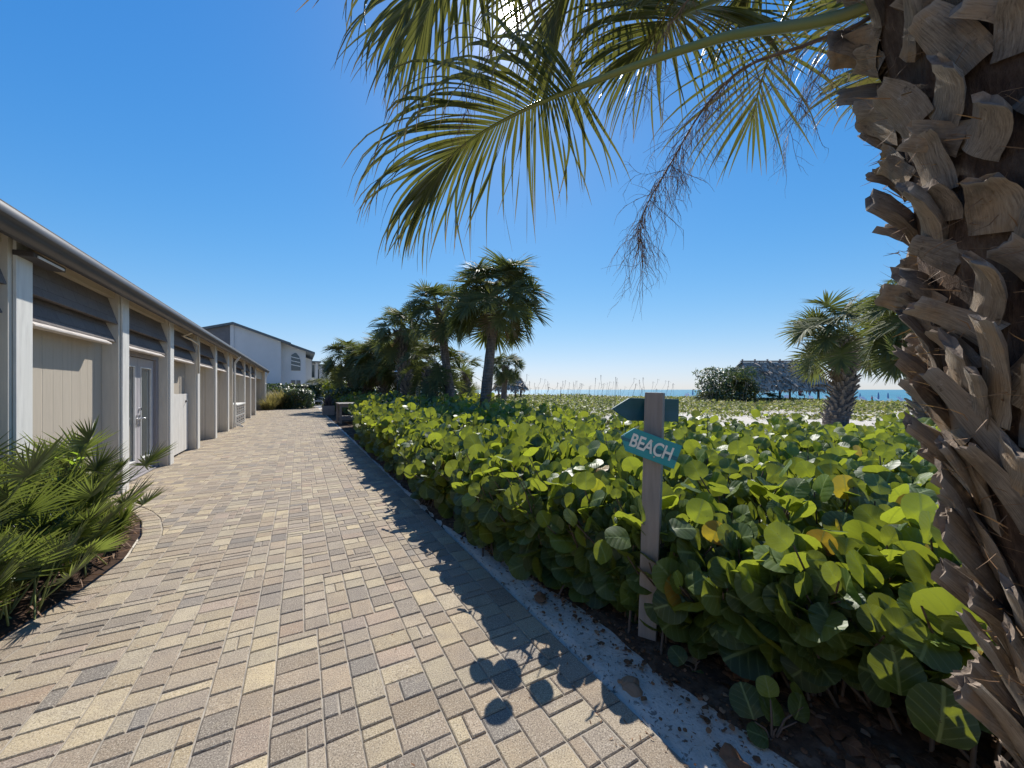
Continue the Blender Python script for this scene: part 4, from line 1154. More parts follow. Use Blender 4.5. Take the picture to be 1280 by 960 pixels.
def bootparams(z, a):
    low = z < 1.5
    lean = rs.choice((-1, 1)) * rs.uniform(.1, 1.0) if not low else (rs.uniform(.2, .95) if rs.random() < .75 else -rs.uniform(.1, .7))
    ln = rs.uniform(.10, .19) if not low else rs.uniform(.18, .28)
    wd = rs.uniform(.026, .054) if not low else rs.uniform(.026, .050)
    return ln, wd, rs.uniform(.010, .019) if not low else rs.uniform(.009, .014), lean, (rs.uniform(.35, .95) if not low else rs.uniform(.15, .60))
vis = []
for z, a in boots:
    c = axis_at(z); wp = TB + c + Vector((math.cos(a), math.sin(a), 0)) * .3
    to = Vector((-wp.x, -wp.y, 0)).normalized(); facing = math.cos(a) * to.x + math.sin(a) * to.y
    ang = math.degrees(math.atan2(wp.x, wp.y)); el = (1.5 - wp.z) / wp.y * 480 + 487
    score = facing + (0 if -160 < el < 1120 else -1) - max(0, (ang - 58) / 22)
    vis.append((score, z, a))
vis.sort(reverse=True)
for i, (sco, z, a) in enumerate(vis):
    ln, wd, th, lean, out = bootparams(z, a); c = axis_at(z); r_ = rs.random()
    curl = rs.uniform(-.12, .12)
    if i < 98:
        mb = MB(); boot_geo(mb, c, a, core_r(z), ln, wd, th, lean, out, rs.uniform(0, 50), curl)
        me = mb.mesh('leaf_base'); me.set_sharp_from_angle(angle=R(33)); at_ = me.attributes.new('rnd', 'FLOAT', 'POINT'); at_.data.foreach_set('value', [r_] * len(mb.v))
        link('leaf_base', me, [M['boot'], M['boot_end']], trunk)
    else:
        b0 = len(hidden.v); boot_geo(hidden, c, a, core_r(z), ln, wd, th, lean, out, rs.uniform(0, 50), curl); hid_r += [r_] * (len(hidden.v) - b0)
me = hidden.mesh('leaf_bases'); me.set_sharp_from_angle(angle=R(33)); at_ = me.attributes.new('rnd', 'FLOAT', 'POINT'); at_.data.foreach_set('value', hid_r)
tag(link('leaf_bases', me, [M['boot'], M['boot_end']], trunk), kind='stuff')
# fibres and splinters between the bases
mb = MB(); V = []; F = []; UV = []; RN = []
for _ in range(2600):
    z = rs.uniform(.1, 2.9); a = rs.uniform(0, 6.28); c = axis_at(z); rr = core_r(z) + rs.uniform(.0, .05)
    o = Vector((math.cos(a), math.sin(a), 0)); w = Vector((-math.sin(a), math.cos(a), 0))
    d = (Vector((0, 0, rs.uniform(-.6, 1))) + w * rs.gauss(0, .8) + o * rs.uniform(0, .5)).normalized(); ln = rs.uniform(.02, .07); wd = rs.uniform(.0004, .0016)
    p = c + o * rr; b = len(V); sd = d.cross(o).normalized() * wd
    mid = p + d * ln * .5 + o * rs.uniform(-.01, .015); e = p + d * ln + o * rs.uniform(-.02, .03)
    V += [p - sd, p + sd, mid + sd, mid - sd, e + sd * .2, e - sd * .2]; F += [(b, b+1, b+2, b+3), (b+3, b+2, b+4, b+5)]; UV += [(0, 0)] * 6; RN += [rs.random()] * 6
link('trunk_fibres', seg_mesh('trunk_fibres', (V, F, UV, RN)), M['deadleaf'], trunk)

# its fronds
def smooth_path(ps, n=14):
    out = []; m = len(ps)
    for i in range(m - 1):
        p0, p1, p2, p3 = ps[max(0, i-1)], ps[i], ps[i+1], ps[min(m-1, i+2)]
        for k in range(n):
            t = k / n; out.append(.5 * ((2*p1) + (p2-p0)*t + (2*p0-5*p1+4*p2-p3)*t*t + (3*p1-p0-3*p2+p3)*t**3))
    out.append(ps[-1]); return out
def big_frond(path, blade_from, nseg=46, R0=.95, droop=1.0, tip=1.2, rnd=.4, seed=0, width=.0085, lift=.2, loose=.5, spread=(2.0, .12), r=.017, sections=9):
    r2 = random.Random(seed); ps = smooth_path([Vector(p) for p in path], 10); n_ = len(ps); cut = int(blade_from * (n_ - 1))
    fr = thing_part('frond', big)
    mb = MB(); rad = [r * (1 - .45 * (i / (n_ - 1))) if i <= cut else r * .55 * (1 - (i - cut) / (n_ - cut)) + .0015 for i in range(n_)]
    mb.tube([p - TB for p in ps], rad, 10); pe = mb.build('petiole', M['petiole'], fr)
    cs = [p - TB for p in ps[cut:]]
    data = fan_segments(cs, side_of, nseg, R0, width, sections, droop, tip, rnd, r2, spread=spread, lift=lift, loose=loose)
    link('blade', seg_mesh('blade', data), M['frond'], fr)
    return fr
def thing_part(name, parent):
    o = bpy.data.objects.new(name, None); COL.objects.link(o); o.parent = parent; o.empty_display_size = .1; return o
C0 = Vector((1.16, .86, 2.72))
big_frond([C0, pt(1095, 2, 1.0), pt(900, 48, 1.32), pt(760, 95, 1.6), pt(650, 140, 1.82), pt(575, 185, 1.95), pt(535, 235, 2.02)], .56, 60, .88, 2.1, 2.6, .5, 3, lift=.12, loose=1.3, width=.0095, r=.0175, spread=(1.5, .06))
big_frond([C0 + Vector((0, 0, .1)), pt(980, -95, 1.25), pt(800, -110, 1.6), pt(640, -85, 1.85), pt(550, -45, 1.95), pt(505, 15, 2.0)], .56, 46, .92, 2.6, 2.8, .65, 5, lift=.08, loose=1.3, width=.0092, spread=(1.6, .1))
big_frond([C0 + Vector((0, .03, .05)), pt(1010, -30, 1.25), pt(910, -5, 1.6), pt(840, 25, 1.95), pt(790, 70, 2.15)], .60, 54, .78, 2.6, 2.8, .45, 9, lift=.1, loose=1.2, width=.0088, spread=(1.8, .1))
big_frond([C0 + Vector((0, 0, .12)), pt(990, -70, 1.2), pt(860, -75, 1.5), pt(770, -60, 1.75), pt(710, -20, 1.9), pt(690, 30, 1.95)], .58, 54, .80, 2.4, 2.8, .55, 31, lift=.1, loose=1.3, width=.0088, spread=(1.7, .1))
big_frond([C0 + Vector((0, .02, .08)), pt(1060, -50, 1.2), pt(1000, -60, 1.5), pt(950, -40, 1.8), pt(930, 0, 1.95)], .56, 46, .66, 2.2, 2.6, .75, 33, lift=.1, loose=1.3, width=.0082, spread=(1.7, .1))
big_frond([C0 + Vector((0, .05, 0)), pt(1110, -60, 1.5), pt(1085, -10, 2.1), pt(1080, 45, 2.6)], .6, 34, .62, 2.2, 2.3, .85, 12, loose=.9, width=.010)
big_frond([C0 + Vector((.02, .05, -.1)), pt(1150, 40, 1.4), pt(1130, 75, 1.9), pt(1108, 115, 2.3)], .6, 30, .52, 2.2, 2.4, .95, 15, loose=.9, width=.009)
big_frond([C0 + Vector((0, 0, .15)), (.7, 1.0, 3.3), (.2, 1.3, 3.5), (-.2, 1.55, 3.35), (-.4, 1.7, 3.1)], .55, 28, .8, 1.2, 1.2, .3, 17)
big_frond([C0 + Vector((0, 0, .15)), (1.3, 1.4, 3.3), (1.4, 2.0, 3.4), (1.5, 2.4, 3.2)], .55, 24, .8, 1., 1., .4, 18)
big_frond([C0, (1.8, 1.0, 3.2), (2.3, 1.2, 3.2), (2.7, 1.3, 2.9)], .55, 24, .8, 1., 1., .4, 19)
big_frond([C0, (1.5, .2, 3.2), (1.7, -.4, 3.3), (1.9, -.8, 3.1)], .55, 24, .8, 1., 1., .4, 20)
big_frond([C0 + Vector((0, 0, .2)), (1.1, .9, 3.6), (1.0, 1.1, 4.0), (.9, 1.3, 4.2)], .55, 24, .8, .5, .5, .2, 21)
big_frond([C0 + Vector((0, 0, .1)), (.9, .3, 3.3), (.6, -.2, 3.4), (.4, -.6, 3.2)], .55, 24, .8, 1., 1., .4, 22)
# dry flower stalk with thin twigs
r2 = random.Random(4)
sp_ = smooth_path([C0 - Vector((.1, .03, .1)), pt(1100, 12, 1.05), pt(1010, 55, 1.25), pt(930, 85, 1.42), pt(880, 135, 1.52), pt(838, 205, 1.56), pt(806, 262, 1.58), pt(800, 300, 1.58)], 8)
st = thing_part('flower_stalk', big)
mb = MB(); m = len(sp_); mb.tube([p - TB for p in sp_], [.0075 * (1 - .82 * i / (m-1)) for i in range(m)], 7); mb.build('main_stem', M['stalk'], st)
mb = MB()
def twig(p, d, ln, rad, depth):
    pts = [p]; cur = p; n_ = 5
    for k in range(n_):
        d = (d + Vector((r2.gauss(0, .22), r2.gauss(0, .22), r2.gauss(0, .15) - .22))).normalized(); cur = cur + d * ln / n_; pts.append(cur)
        if depth and r2.random() < .85: twig(cur, (d + Vector((r2.gauss(0, .7), r2.gauss(0, .7), r2.gauss(-.1, .5)))).normalized(), ln * r2.uniform(.35, .7), rad * .65, depth - 1)
    mb.tube([q - TB for q in pts], [rad * (1 - .6 * i / n_) for i in range(n_ + 1)], 3, caps=False)
for i in range(10, m):
    f_ = i / m
    for _ in range(2 if f_ < .6 else 3):
        T = (sp_[min(i+1, m-1)] - sp_[i-1]).normalized()
        d = (T * .8 + Vector((r2.gauss(0, .55), r2.gauss(0, .55), r2.gauss(-.25, .5)))).normalized(); twig(sp_[i], d, r2.uniform(.08, .26) * (1.1 if f_ < .6 else .95), .0015, 2 if f_ > .35 and r2.random() < .45 else 1)
mb.build('twigs', M['stalk'], st)

for (q, lab) in (([pt(760, -60, 1.5), pt(690, -20, 1.62), pt(640, 30, 1.7), pt(600, 90, 1.74), pt(575, 160, 1.76)], 0), ([C0, pt(1090, 40, 1.3), pt(1050, 70, 1.55), pt(1010, 110, 1.7), pt(985, 170, 1.75)], 1), ([pt(900, -50, 1.4), pt(860, 0, 1.55), pt(820, 60, 1.66), pt(800, 120, 1.7)], 2)):
    st = thing_part('flower_stalk', big); q = smooth_path(q, 6); m = len(q)
    mb = MB(); mb.tube([p - TB for p in q], [.0042 * (1 - .8 * i / (m-1)) for i in range(m)], 6); mb.build('main_stem', M['stalk'], st)
    mb = MB()
    for i in range(5, m):
        for _ in range(2):
            T = (q[min(i+1, m-1)] - q[i-1]).normalized(); d = (T * .8 + Vector((r2.gauss(0, .6), r2.gauss(0, .6), r2.gauss(-.3, .4)))).normalized(); twig(q[i], d, r2.uniform(.08, .22), .0013, 1)
    mb.build('twigs', M['stalk'], st)

# ------------------------------------------------------------------ saw palmettos in the bed by the building
def palmetto(label, t, s, n, seed, hgt=1., bright=.3, sc=1.):
    n = int(n * 1.25)
    t -= .0; hgt *= 1.38; bright = min(1, bright + .12); r2 = random.Random(seed); root = thing('saw_palmetto', label, 'shrub', W(t, s), 0, 'saw palmettos in the bed by the building')
    ds = []; pet = MB()
    for k in range(n):
        az = k * 2.39996 + r2.gauss(0, .3); el = R(r2.uniform(38, 86)); L_ = r2.uniform(.25, .66) * hgt
        for _try in range(8):
            rr_ = W(t, s) + Vector((math.cos(az), math.sin(az), 0)) * (L_ * math.cos(el) + .05); ta_, sa_ = ts(rr_.x, rr_.y)
            if -2.2 < ta_ < bed_t(min(sa_, 6.3)) + .10: break
            az = r2.uniform(0, 6.28); el = min(R(86), el + .12)
        o = Vector((math.cos(az), math.sin(az), 0)); d = o * math.cos(el) + Vector((0, 0, math.sin(el)))
        b = Vector((r2.gauss(0, .10), r2.gauss(0, .10), 0)); pts = [b]; cur = b
        for q in range(5):
            d = (d + Vector((0, 0, -.02))).normalized(); cur = cur + d * L_ / 5; pts.append(cur)
        # keep clear of the wall
        wpos = W(t, s) + cur; tt_, _s = ts(wpos.x, wpos.y)
        if tt_ < -2.25 or tt_ > bed_t(min(_s, 6.3)) + .12: continue
        pet.tube(pts, [.006] * 5 + [.004], 5, caps=False)
        sd = d.cross(Vector((0, 0, 1))).normalized(); c2 = [cur, cur + d * .03, cur + d * .06]
        dd = fan_segments(c2, lambda T: sd, 13, r2.uniform(.26, .42) * sc, .0095, 4, .05, .12, min(1, max(0, bright + r2.gauss(0, .25))), r2, fold=.5, spread=(1.75, .05), crossfold=True, lift=r2.uniform(.0, .5), loose=.12)
        ds.append(dd)
    link('crown', seg_mesh('crown', merge(ds)), M['palmetto'], root); pet.build('petioles', M['petiole'], root)
palmetto('bright yellow green saw palmetto at the left edge of the bed', -2.02, 2.5, 22, 1, 1.0, .85)
palmetto('tall dark saw palmetto against the beige wall', -2.05, 3.6, 30, 2, 1.25, .35)
palmetto('dense saw palmetto in the middle of the bed', -1.92, 4.35, 34, 3, 1.25, .3)
palmetto('saw palmetto leaning over the paving before the glass doors', -1.98, 4.9, 28, 4, .95, .4)
palmetto('low saw palmetto with brownish tips at the front of the bed', -1.85, 3.2, 20, 5, .62, .5, .85)
palmetto('saw palmetto at the far end of the bed', -2.12, 5.45, 14, 6, .55, .3)
palmetto('saw palmetto nearest the left edge of the view', -2.1, 1.5, 20, 7, .9, .6)
palmetto('small saw palmetto spilling onto the border pavers', -1.62, 4.55, 14, 8, .5, .35, .8)
palmetto('strappy saw palmetto filling the front corner of the bed', -1.68, 3.75, 20, 9, .62, .55, .9)
palmetto('low saw palmetto hiding the mulch at the bottom left corner', -1.74, 2.75, 18, 10, .55, .6, .9)
shb = thing('broadleaf_shrub', 'small bright green leafy shrub growing up between the palmettos', 'shrub', W(-1.95, 4.55)); A = []; st = MB(); r2 = random.Random(6)
for k in range(16):
    a = r2.uniform(0, 6.28); d = Vector((math.cos(a) * .35, math.sin(a) * .35, 1)).normalized(); ln = r2.uniform(.5, 1.12); e = d * ln; st.tube([(0, 0, 0), d * ln * .5, e], [.006, .004, .002], 5, caps=False)
    for q in range(14):
        p = e * r2.uniform(.45, 1.02); aa = r2.uniform(0, 6.28); al = Vector((math.cos(aa), math.sin(aa), r2.uniform(-.1, .6)))
        A.append((p.x, p.y, p.z, r2.gauss(0, .5), r2.gauss(0, .5), 1, *al, r2.uniform(.045, .085), r2.random()))
A = np.array(A); link('foliage', scatter('foliage', oval_leaf(.32), A[:, :3], A[:, 3:6], A[:, 6:9], A[:, 9], A[:, 10]), M['youngleaf'], shb); st.build('stems', M['stem'], shb)
# dry fallen blades in the mulch
A = []
for _ in range(900):
    s = random.uniform(-.5, 6.8); tb = bed_t(s); t = tb - .04 - abs(random.gauss(0, .22)); a = random.uniform(0, 6.28)
    p = W(t, s, .045 + random.random() * .02); A.append((p.x, p.y, p.z, random.gauss(0, .3), random.gauss(0, .3), 1, math.cos(a), math.sin(a), random.uniform(-.05, .2), random.uniform(.03, .16), random.random()))
A = np.array(A); tag(link('mulch_chips', scatter('mulch_chips', blade_leaf(.07, .15, 2), A[:, :3], A[:, 3:6], A[:, 6:9], A[:, 9], A[:, 10]), M['deadleaf']), 'dry strips and chips lying on the mulch under the palmettos', 'mulch', kind='stuff')
# ------------------------------------------------------------------ sign post
bp_ = pt(810, 795, 2.338); sign = thing('direction_sign', 'square wooden post with two teal arrow boards at the edge of the hedge', 'sign', (bp_.x, bp_.y, -.02), 0)
tilt = Vector((.043, 0, 1.503)) ; tilt_a = math.atan2(.043, 1.5)
mb = MB(); Mx = Matrix.Rotation(tilt_a, 4, 'Y') @ Matrix.Rotation(R(-28), 4, 'Z')
mb.box((-.052, -.052, -.1), (.052, .052, 1.503), Mx); bevel(mb.build('post', M['postwood'], sign), .005)
def arrow(L, H, tip):
    return [(0, 0), (tip, H / 2), (L, H / 2), (L, -H / 2), (tip, -H / 2)]
def arrow_board(px, py, Y, L, H, tip, rot, mat, yaw=0.):
    """board's arrow tip at the pixel, its face in the xz plane"""
    p = pt(px, py, Y) - Vector((bp_.x, bp_.y, -.02))
    o = bpy.data.objects.new('arrow_board', None)
    mb = MB(); pl = arrow(L, H, tip); n = len(pl)
    v = [(x, y, z) for y in (-.011, .011) for x, z in pl]
    mb.add(v, [tuple(range(n))[::-1], tuple(range(n, 2*n))] + [(i, (i+1) % n, n+(i+1) % n, n+i) for i in range(n)])
    o = mb.build('arrow_board', mat, sign, p); o.rotation_euler = (0, rot, yaw); bevel(o, .003); return o
ub = arrow_board(764, 511, 2.40, .425, .142, .11, R(1.5), M['shadedteal'], R(2)); ub['label'] = 'upper arrow board in shade-darkened teal pointing left, blank'
lb = arrow_board(776, 545, 2.235, .345, .142, .055, R(20.5), M['teal'], R(-3)); lb['label'] = 'lower teal arrow board with BEACH in cream letters'
cu = bpy.data.curves.new('lettering', 'FONT'); cu.body = 'BEACH'; cu.size = .108; cu.extrude = .0012; cu.offset = .0022; cu.align_x = 'LEFT'; cu.align_y = 'CENTER'; cu.space_character = .98
_t = bpy.data.objects.new('tmp', cu); COL.objects.link(_t); bpy.context.view_layer.update(); lme = bpy.data.meshes.new_from_object(_t); bpy.data.objects.remove(_t); lme.materials.clear(); lme.materials.append(M['cream']); lt = bpy.data.objects.new('lettering', lme); COL.objects.link(lt); lt.parent = lb; lt.location = (.054, -.0125, -.001); lt.rotation_euler = (R(90), 0, 0); lt.scale = (.76, 1, 1)
for x, z in ((.17, .03), (.2, -.035)):
    pass

for x, z in ((.175, .035), (.215, -.045)):
    mb = MB(); mb.tube([(x, -.0112, z), (x, -.0145, z)], .0048, 10); mb.build('screw', M['steel'], lb)
# ------------------------------------------------------------------ table, planter, lamp, chairs beyond the hedge
tb_ = thing('wooden_table', 'weathered grey wooden table beside the path where the hedge breaks', 'table', W(1.50, 17.9), PA)
mb = MB()
for k in range(5): mb.box((-.02 + k * .165, -.1, .86), (.135 + k * .165, 1.75, .90))
bevel(mb.build('top', M['greywood'], tb_), .004)
for (x, y) in ((.05, .0), (.05, 1.6), (.72, 0), (.72, 1.6)):
    mb = MB(); mb.box((x - .045, y - .045, 0), (x + .045, y + .045, .858)); bevel(mb.build('leg', M['greywood'], tb_), .004)
mb = MB(); mb.box((.07, -.02, .74), (.70, .03, .84)); mb.box((.07, 1.58, .74), (.70, 1.63, .84)); mb.build('apron', M['greywood'], tb_)
mb = MB()
for k in range(3): mb.box((.12 + k * .2, .06, .26), (.29 + k * .2, 1.55, .29))
mb.box((.07, -.02, .2), (.70, .03, .258)); mb.box((.07, 1.58, .2), (.70, 1.63, .258)); mb.build('lower_shelf', M['greywood'], tb_)

pl = thing('planter_box', 'square concrete planter with a dark spiky plant beside the path', 'planter', W(1.50, 25.0), PA)
mb = MB(); a = .33; h = .56
v = [(-a*.92,-a*.92,0),(a*.92,-a*.92,0),(a*.92,a*.92,0),(-a*.92,a*.92,0),(-a,-a,h),(a,-a,h),(a,a,h),(-a,a,h),(-a+.05,-a+.05,h),(a-.05,-a+.05,h),(a-.05,a-.05,h),(-a+.05,a-.05,h),(-a+.05,-a+.05,h-.08),(a-.05,-a+.05,h-.08),(a-.05,a-.05,h-.08),(-a+.05,a-.05,h-.08)]
mb.add(v, [(3,2,1,0)] + [(b_+i, b_+(i+1) % 4, b_+4+(i+1) % 4, b_+4+i) for b_ in (0, 4, 8) for i in range(4)] + [(12,13,14,15)]); bevel(mb.build('box', M['planter'], pl), .006)
A = []
for _ in range(150):
    a_ = random.uniform(0, 6.28); e = random.uniform(.7, 1.5); A.append((random.gauss(0, .09), random.gauss(0, .09), h - .09, math.cos(a_) * -math.sin(e), math.sin(a_) * -math.sin(e), math.cos(e), math.cos(a_) * math.cos(e), math.sin(a_) * math.cos(e), math.sin(e), random.uniform(.45, .85), random.random()))
A = np.array(A); link('spiky_plant', scatter('spiky_plant', blade_leaf(.035, .12, 3), A[:, :3], A[:, 3:6], A[:, 6:9], A[:, 9], A[:, 10]), M['purpleleaf'], pl)

p = pt(497, 487, 20); lp = thing('path_lamp', 'black garden lamp post with a pale square cap among the palms', 'lamp', (p.x, p.y, 0))
mb = MB(); mb.tube([(0, 0, -.1), (0, 0, 2.2)], .04, 10); mb.tube([(0, 0, 0), (0, 0, .08)], .09, 12); mb.build('post', M['blackmetal'], lp)
mb = MB()
for a in range(4):
    x, y = (.10, .10) if a == 0 else (-.10, .10) if a == 1 else (-.10, -.10) if a == 2 else (.10, -.10); mb.box((x - .012, y - .012, 2.2), (x + .012, y + .012, 2.42))
mb.box((-.12, -.12, 2.18), (.12, .12, 2.2)); mb.tube([(0, 0, 2.2), (0, 0, 2.36)], .04, 8); mb.build('lantern', M['blackmetal'], lp)
mb = MB(); mb.add([(-.16,-.16,2.42),(.16,-.16,2.42),(.16,.16,2.42),(-.16,.16,2.42),(-.05,-.05,2.50),(.05,-.05,2.50),(.05,.05,2.50),(-.05,.05,2.50)], [(3,2,1,0),(4,5,6,7),(0,1,5,4),(1,2,6,5),(2,3,7,6),(3,0,4,7)]); mb.build('cap', M['whiteplastic'], lp)
p = pt(522, 487, 17); wp_ = thing('white_marker_post', 'short white post standing by the booted palm trunk', 'post', (p.x, p.y, 0))
mb = MB(); mb.box((-.06, -.06, -.05), (.06, .06, 1.62)); bevel(mb.build('post', M['whitepaint'], wp_), .006); mb = MB(); mb.add([(-.075,-.075,1.62),(.075,-.075,1.62),(.075,.075,1.62),(-.075,.075,1.62),(0,0,1.69)], [(3,2,1,0),(0,1,4),(1,2,4),(2,3,4),(3,0,4)]); mb.build('cap', M['whitepaint'], wp_)

def lawn_chair(label, loc, rz, mat, group=None, sc=1.):
    c = thing('garden_chair', label, 'chair', loc, rz, group); c.scale = (sc,) * 3
    mb = MB()
    for k in range(5): mb.box((-.27, -.28 + k * .115, .36 - k * .025), (.27, -.18 + k * .115, .385 - k * .025))
    mb.build('seat', mat, c)
    mb = MB()
    for k in range(5):
        x = -.24 + k * .12; tp = 1.02 - .10 * ((k - 2) / 2) ** 2 * 2
        mb.bar((x * .8, .26, .26), (x * 1.12, .56, tp), .10, .022, (0, 1, 0))
    mb.bar((-.26, .36, .55), (.26, .36, .55), .07, .022)
    mb.build('backrest', mat, c)
    for sx in (-1, 1):
        mb = MB(); mb.box((sx * .29 - .03, -.30, 0), (sx * .29 + .03, -.21, .58)); mb.build('leg', mat, c)
        mb = MB(); mb.bar((sx * .29, -.25, .36), (sx * .29, .48, .02), .035, .09, (1, 0, 0)); mb.build('leg', mat, c)
        mb = MB(); mb.box((sx * .33 - .07, -.36, .58), (sx * .33 + .07, .40, .605)); mb.build('armrest', mat, c)
    return c
for k, (px, Y, rz, lab) in enumerate(((491, 15.2, 2.6, 'dark green garden chair seen above the hedge, left of the pair'), (507, 14.4, 2.3, 'dark green garden chair seen above the hedge, right of the pair'))):
    p = pt(px, 487, Y); lawn_chair(lab, (p.x, p.y, .25), rz, M['greenplastic'], 'green chairs behind the hedge', 1.08)
p = pt(397, 487, 36.5); lawn_chair('white slatted garden chair where the paved path ends', (p.x, p.y, 0), .6, M['whiteplastic'], None, 1.25)

# ------------------------------------------------------------------ hedges and grasses at the end of the building
def leafy(name, label, cat, loc, dims, n, size, mat, group=None, wob=.12, base=None, rz=0., rnd=1.2):
    root = thing(name, label, cat, loc, rz, group); A = []; a_, b_, c_ = dims
    while len(A) < n:
        x, y, z = random.uniform(-a_, a_), random.uniform(-b_, b_), random.uniform(0.03, c_)
        q = ((x / a_) ** 4 + (y / b_) ** 4 + max(0, (z - c_ * .4) / (c_ * .6)) ** 4) + wob * 6 * mnoise.noise(Vector((x * 1.7 + loc[0], y * 1.7, z * 1.7)))
        if q > 1 or q < .28 and random.random() < .8: continue
        nr = Vector((x / a_ + random.gauss(0, .6), y / b_ + random.gauss(0, .6), z / c_ + random.gauss(0, .5)))
        aa = random.uniform(0, 6.28)
        A.append((x, y, z, *nr, math.cos(aa), math.sin(aa), random.gauss(0, .7), size * random.uniform(.7, 1.3), min(1, random.random() ** rnd)))
    A = np.array(A); link('foliage', scatter('foliage', base or oval_leaf(.42), A[:, :3], A[:, 3:6], A[:, 6:9], A[:, 9], A[:, 10]), mat, root)
    mb = MB(); k = 0
    for x in np.arange(-a_ * .8, a_ * .8 + .01, .5):
        for y in (-b_ * .3, b_ * .3):
            mb.tube([(x, y, -.05), (x + random.gauss(0, .06), y + random.gauss(0, .06), c_ * .5), (x + random.gauss(0, .15), y + random.gauss(0, .15), c_ * .85)], [.025, .016, .006], 5, caps=False)
    mb.build('stems', M['stem'], root); return root
leafy('clipped_hedge', 'dark clipped hedge running in front of the pale two storey wall', 'hedge', W(-1.7, 41.5), (3.6, .6, 2.05), 5200, .20, M['shrubleaf'], wob=.05, rz=PA)
leafy('round_shrub', 'dark rounded shrub with glossy leaves at the left of the path end', 'shrub', W(.0, 34.9), (1.05, .8, 1.55), 3200, .14, M['shrubleaf'], rz=PA)
leafy('trimmed_shrub', 'mid green shrub between the grasses and the dark hedge', 'shrub', W(-1.6, 36.6), (1.6, .7, 1.7), 2600, .16, M['shrubleaf'], rz=PA, rnd=.7)
leafy('yellow_green_bush', 'yellow green bush in front of the white fence', 'shrub', pt(424, 487, 35) - Vector((0, 0, 1.5)), (1.3, .8, 2.3), 2200, .20, M['grape_far'], wob=.2)
leafy('yellow_green_bush', 'tall yellow green bush behind the small palm by the wings', 'shrub', pt(408, 487, 52) - Vector((0, 0, 1.5)), (1.5, 1., 2.8), 1500, .28, M['duneleaf'], wob=.2)
leafy('dune_thicket', 'low dark thicket filling the ground between the far palms', 'shrub', pt(470, 487, 27) - Vector((0, 0, 1.5)), (3.2, 1.6, 1.6), 3200, .2, M['shrubleaf'], wob=.2)
def grass_clump(label, loc, n, h, spread=.5):
    root = thing('ornamental_grass', label, 'grass clump', loc, 0, 'ornamental grasses by the building end'); A = []
    for _ in range(n):
        a_ = random.uniform(0, 6.28); e = random.uniform(.85, 1.5); A.append((random.gauss(0, spread * .35), random.gauss(0, spread * .35), 0, math.cos(a_) * -math.sin(e), math.sin(a_) * -math.sin(e), math.cos(e), math.cos(a_) * math.cos(e), math.sin(a_) * math.cos(e), math.sin(e), h * random.uniform(.6, 1.1), random.random()))
    A = np.array(A); link('blades', scatter('blades', blade_leaf(.016, .35, 4), A[:, :3], A[:, 3:6], A[:, 6:9], A[:, 9], A[:, 10]), M['drygrass'], root)
for k, (t, s, h, lab) in enumerate(((-2.0, 35.0, 1.1, 'reddish grass clump right against the building corner'), (-1.5, 35.2, 1.35, 'second grass clump from the building corner, yellow green'), (-.95, 35.0, 1.25, 'feathery tan grass clump in the middle of the row'), (-2.0, 33.6, .85, 'small dark grass clump in front of the last wall panel'), (-.5, 35.1, 1.05, 'tan grass clump touching the dark rounded shrub'))):
    grass_clump(lab, W(t, s), 420, h * 1.25)

# ------------------------------------------------------------------ dunes: low plants, sea oats
A = []; Bq = []
def in_palmsand(x, y):
    return 14 < y < 25 and x > 4.5 + .4 * y - 6
for _ in range(90000):
    y = 9 + 62 * random.random() ** 1.25; x = random.uniform(-.36 * y, 1.15 * y + 2) if y > 12 else random.uniform(1, 14)
    t, s = ts(x, y)
    if grape_height(x, y) > 0 or t < 2.6 and s < 40: continue
    if t > 74 + 6 * hn(x, y, .05): continue
    d = hn(x, y, .22, 12) + .6 * hn(x, y, .7, 3)
    # open pale sand between the hedge and the dune band on the right
    if x > 4 and y > 10:
        if y < 24 + 2.5 * hn(x, 0, .2, 2): 
            if d < .20: continue
        elif d < -.45: continue
    elif d < -.30: continue
    left = x < 6 + .1 * y
    hh = (.55 + .5 * d) * (1.0 if left and y > 16 else .62) * random.uniform(.15, 1.)
    if y > 24 and not left: hh = (.34 + .25 * d) * random.uniform(.1, 1)
    if x > 4 and y < 24: hh = .22 * random.random()
    hh = max(.02, hh)
    a_ = random.uniform(0, 6.28); z = gz(t, s)
    rec_ = (x, y, z + hh, random.gauss(0, .6), random.gauss(0, .6) - .2, .7, math.cos(a_), math.sin(a_), random.gauss(.2, .5), random.uniform(.08, .17) * (.9 + y / 45), random.random() * (.75 if left else 1))
    (A if random.random() < .75 else Bq).append(rec_)
A = np.array(A); Bq = np.array(Bq); print('dune', len(A), len(Bq))
tag(link('dune_vegetation', scatter('dune_vegetation', oval_leaf(.45), A[:, :3], A[:, 3:6], A[:, 6:9], A[:, 9], A[:, 10]), M['duneleaf']), 'low yellow green ground cover on the dunes', 'ground cover', kind='stuff')
Bq[:, 9] *= 2.0
tag(link('dune_grass', scatter('dune_grass', blade_leaf(.05, .3, 2), Bq[:, :3] - np.array([0, 0, .05]), Bq[:, 3:6], np.stack([Bq[:, 6] * .5, Bq[:, 7] * .5, np.full(len(Bq), 1.)], 1), Bq[:, 9], Bq[:, 10]), M['drygrass']), 'thin grass among the dune plants', 'grass', kind='stuff')
mb = MB()
oats = []
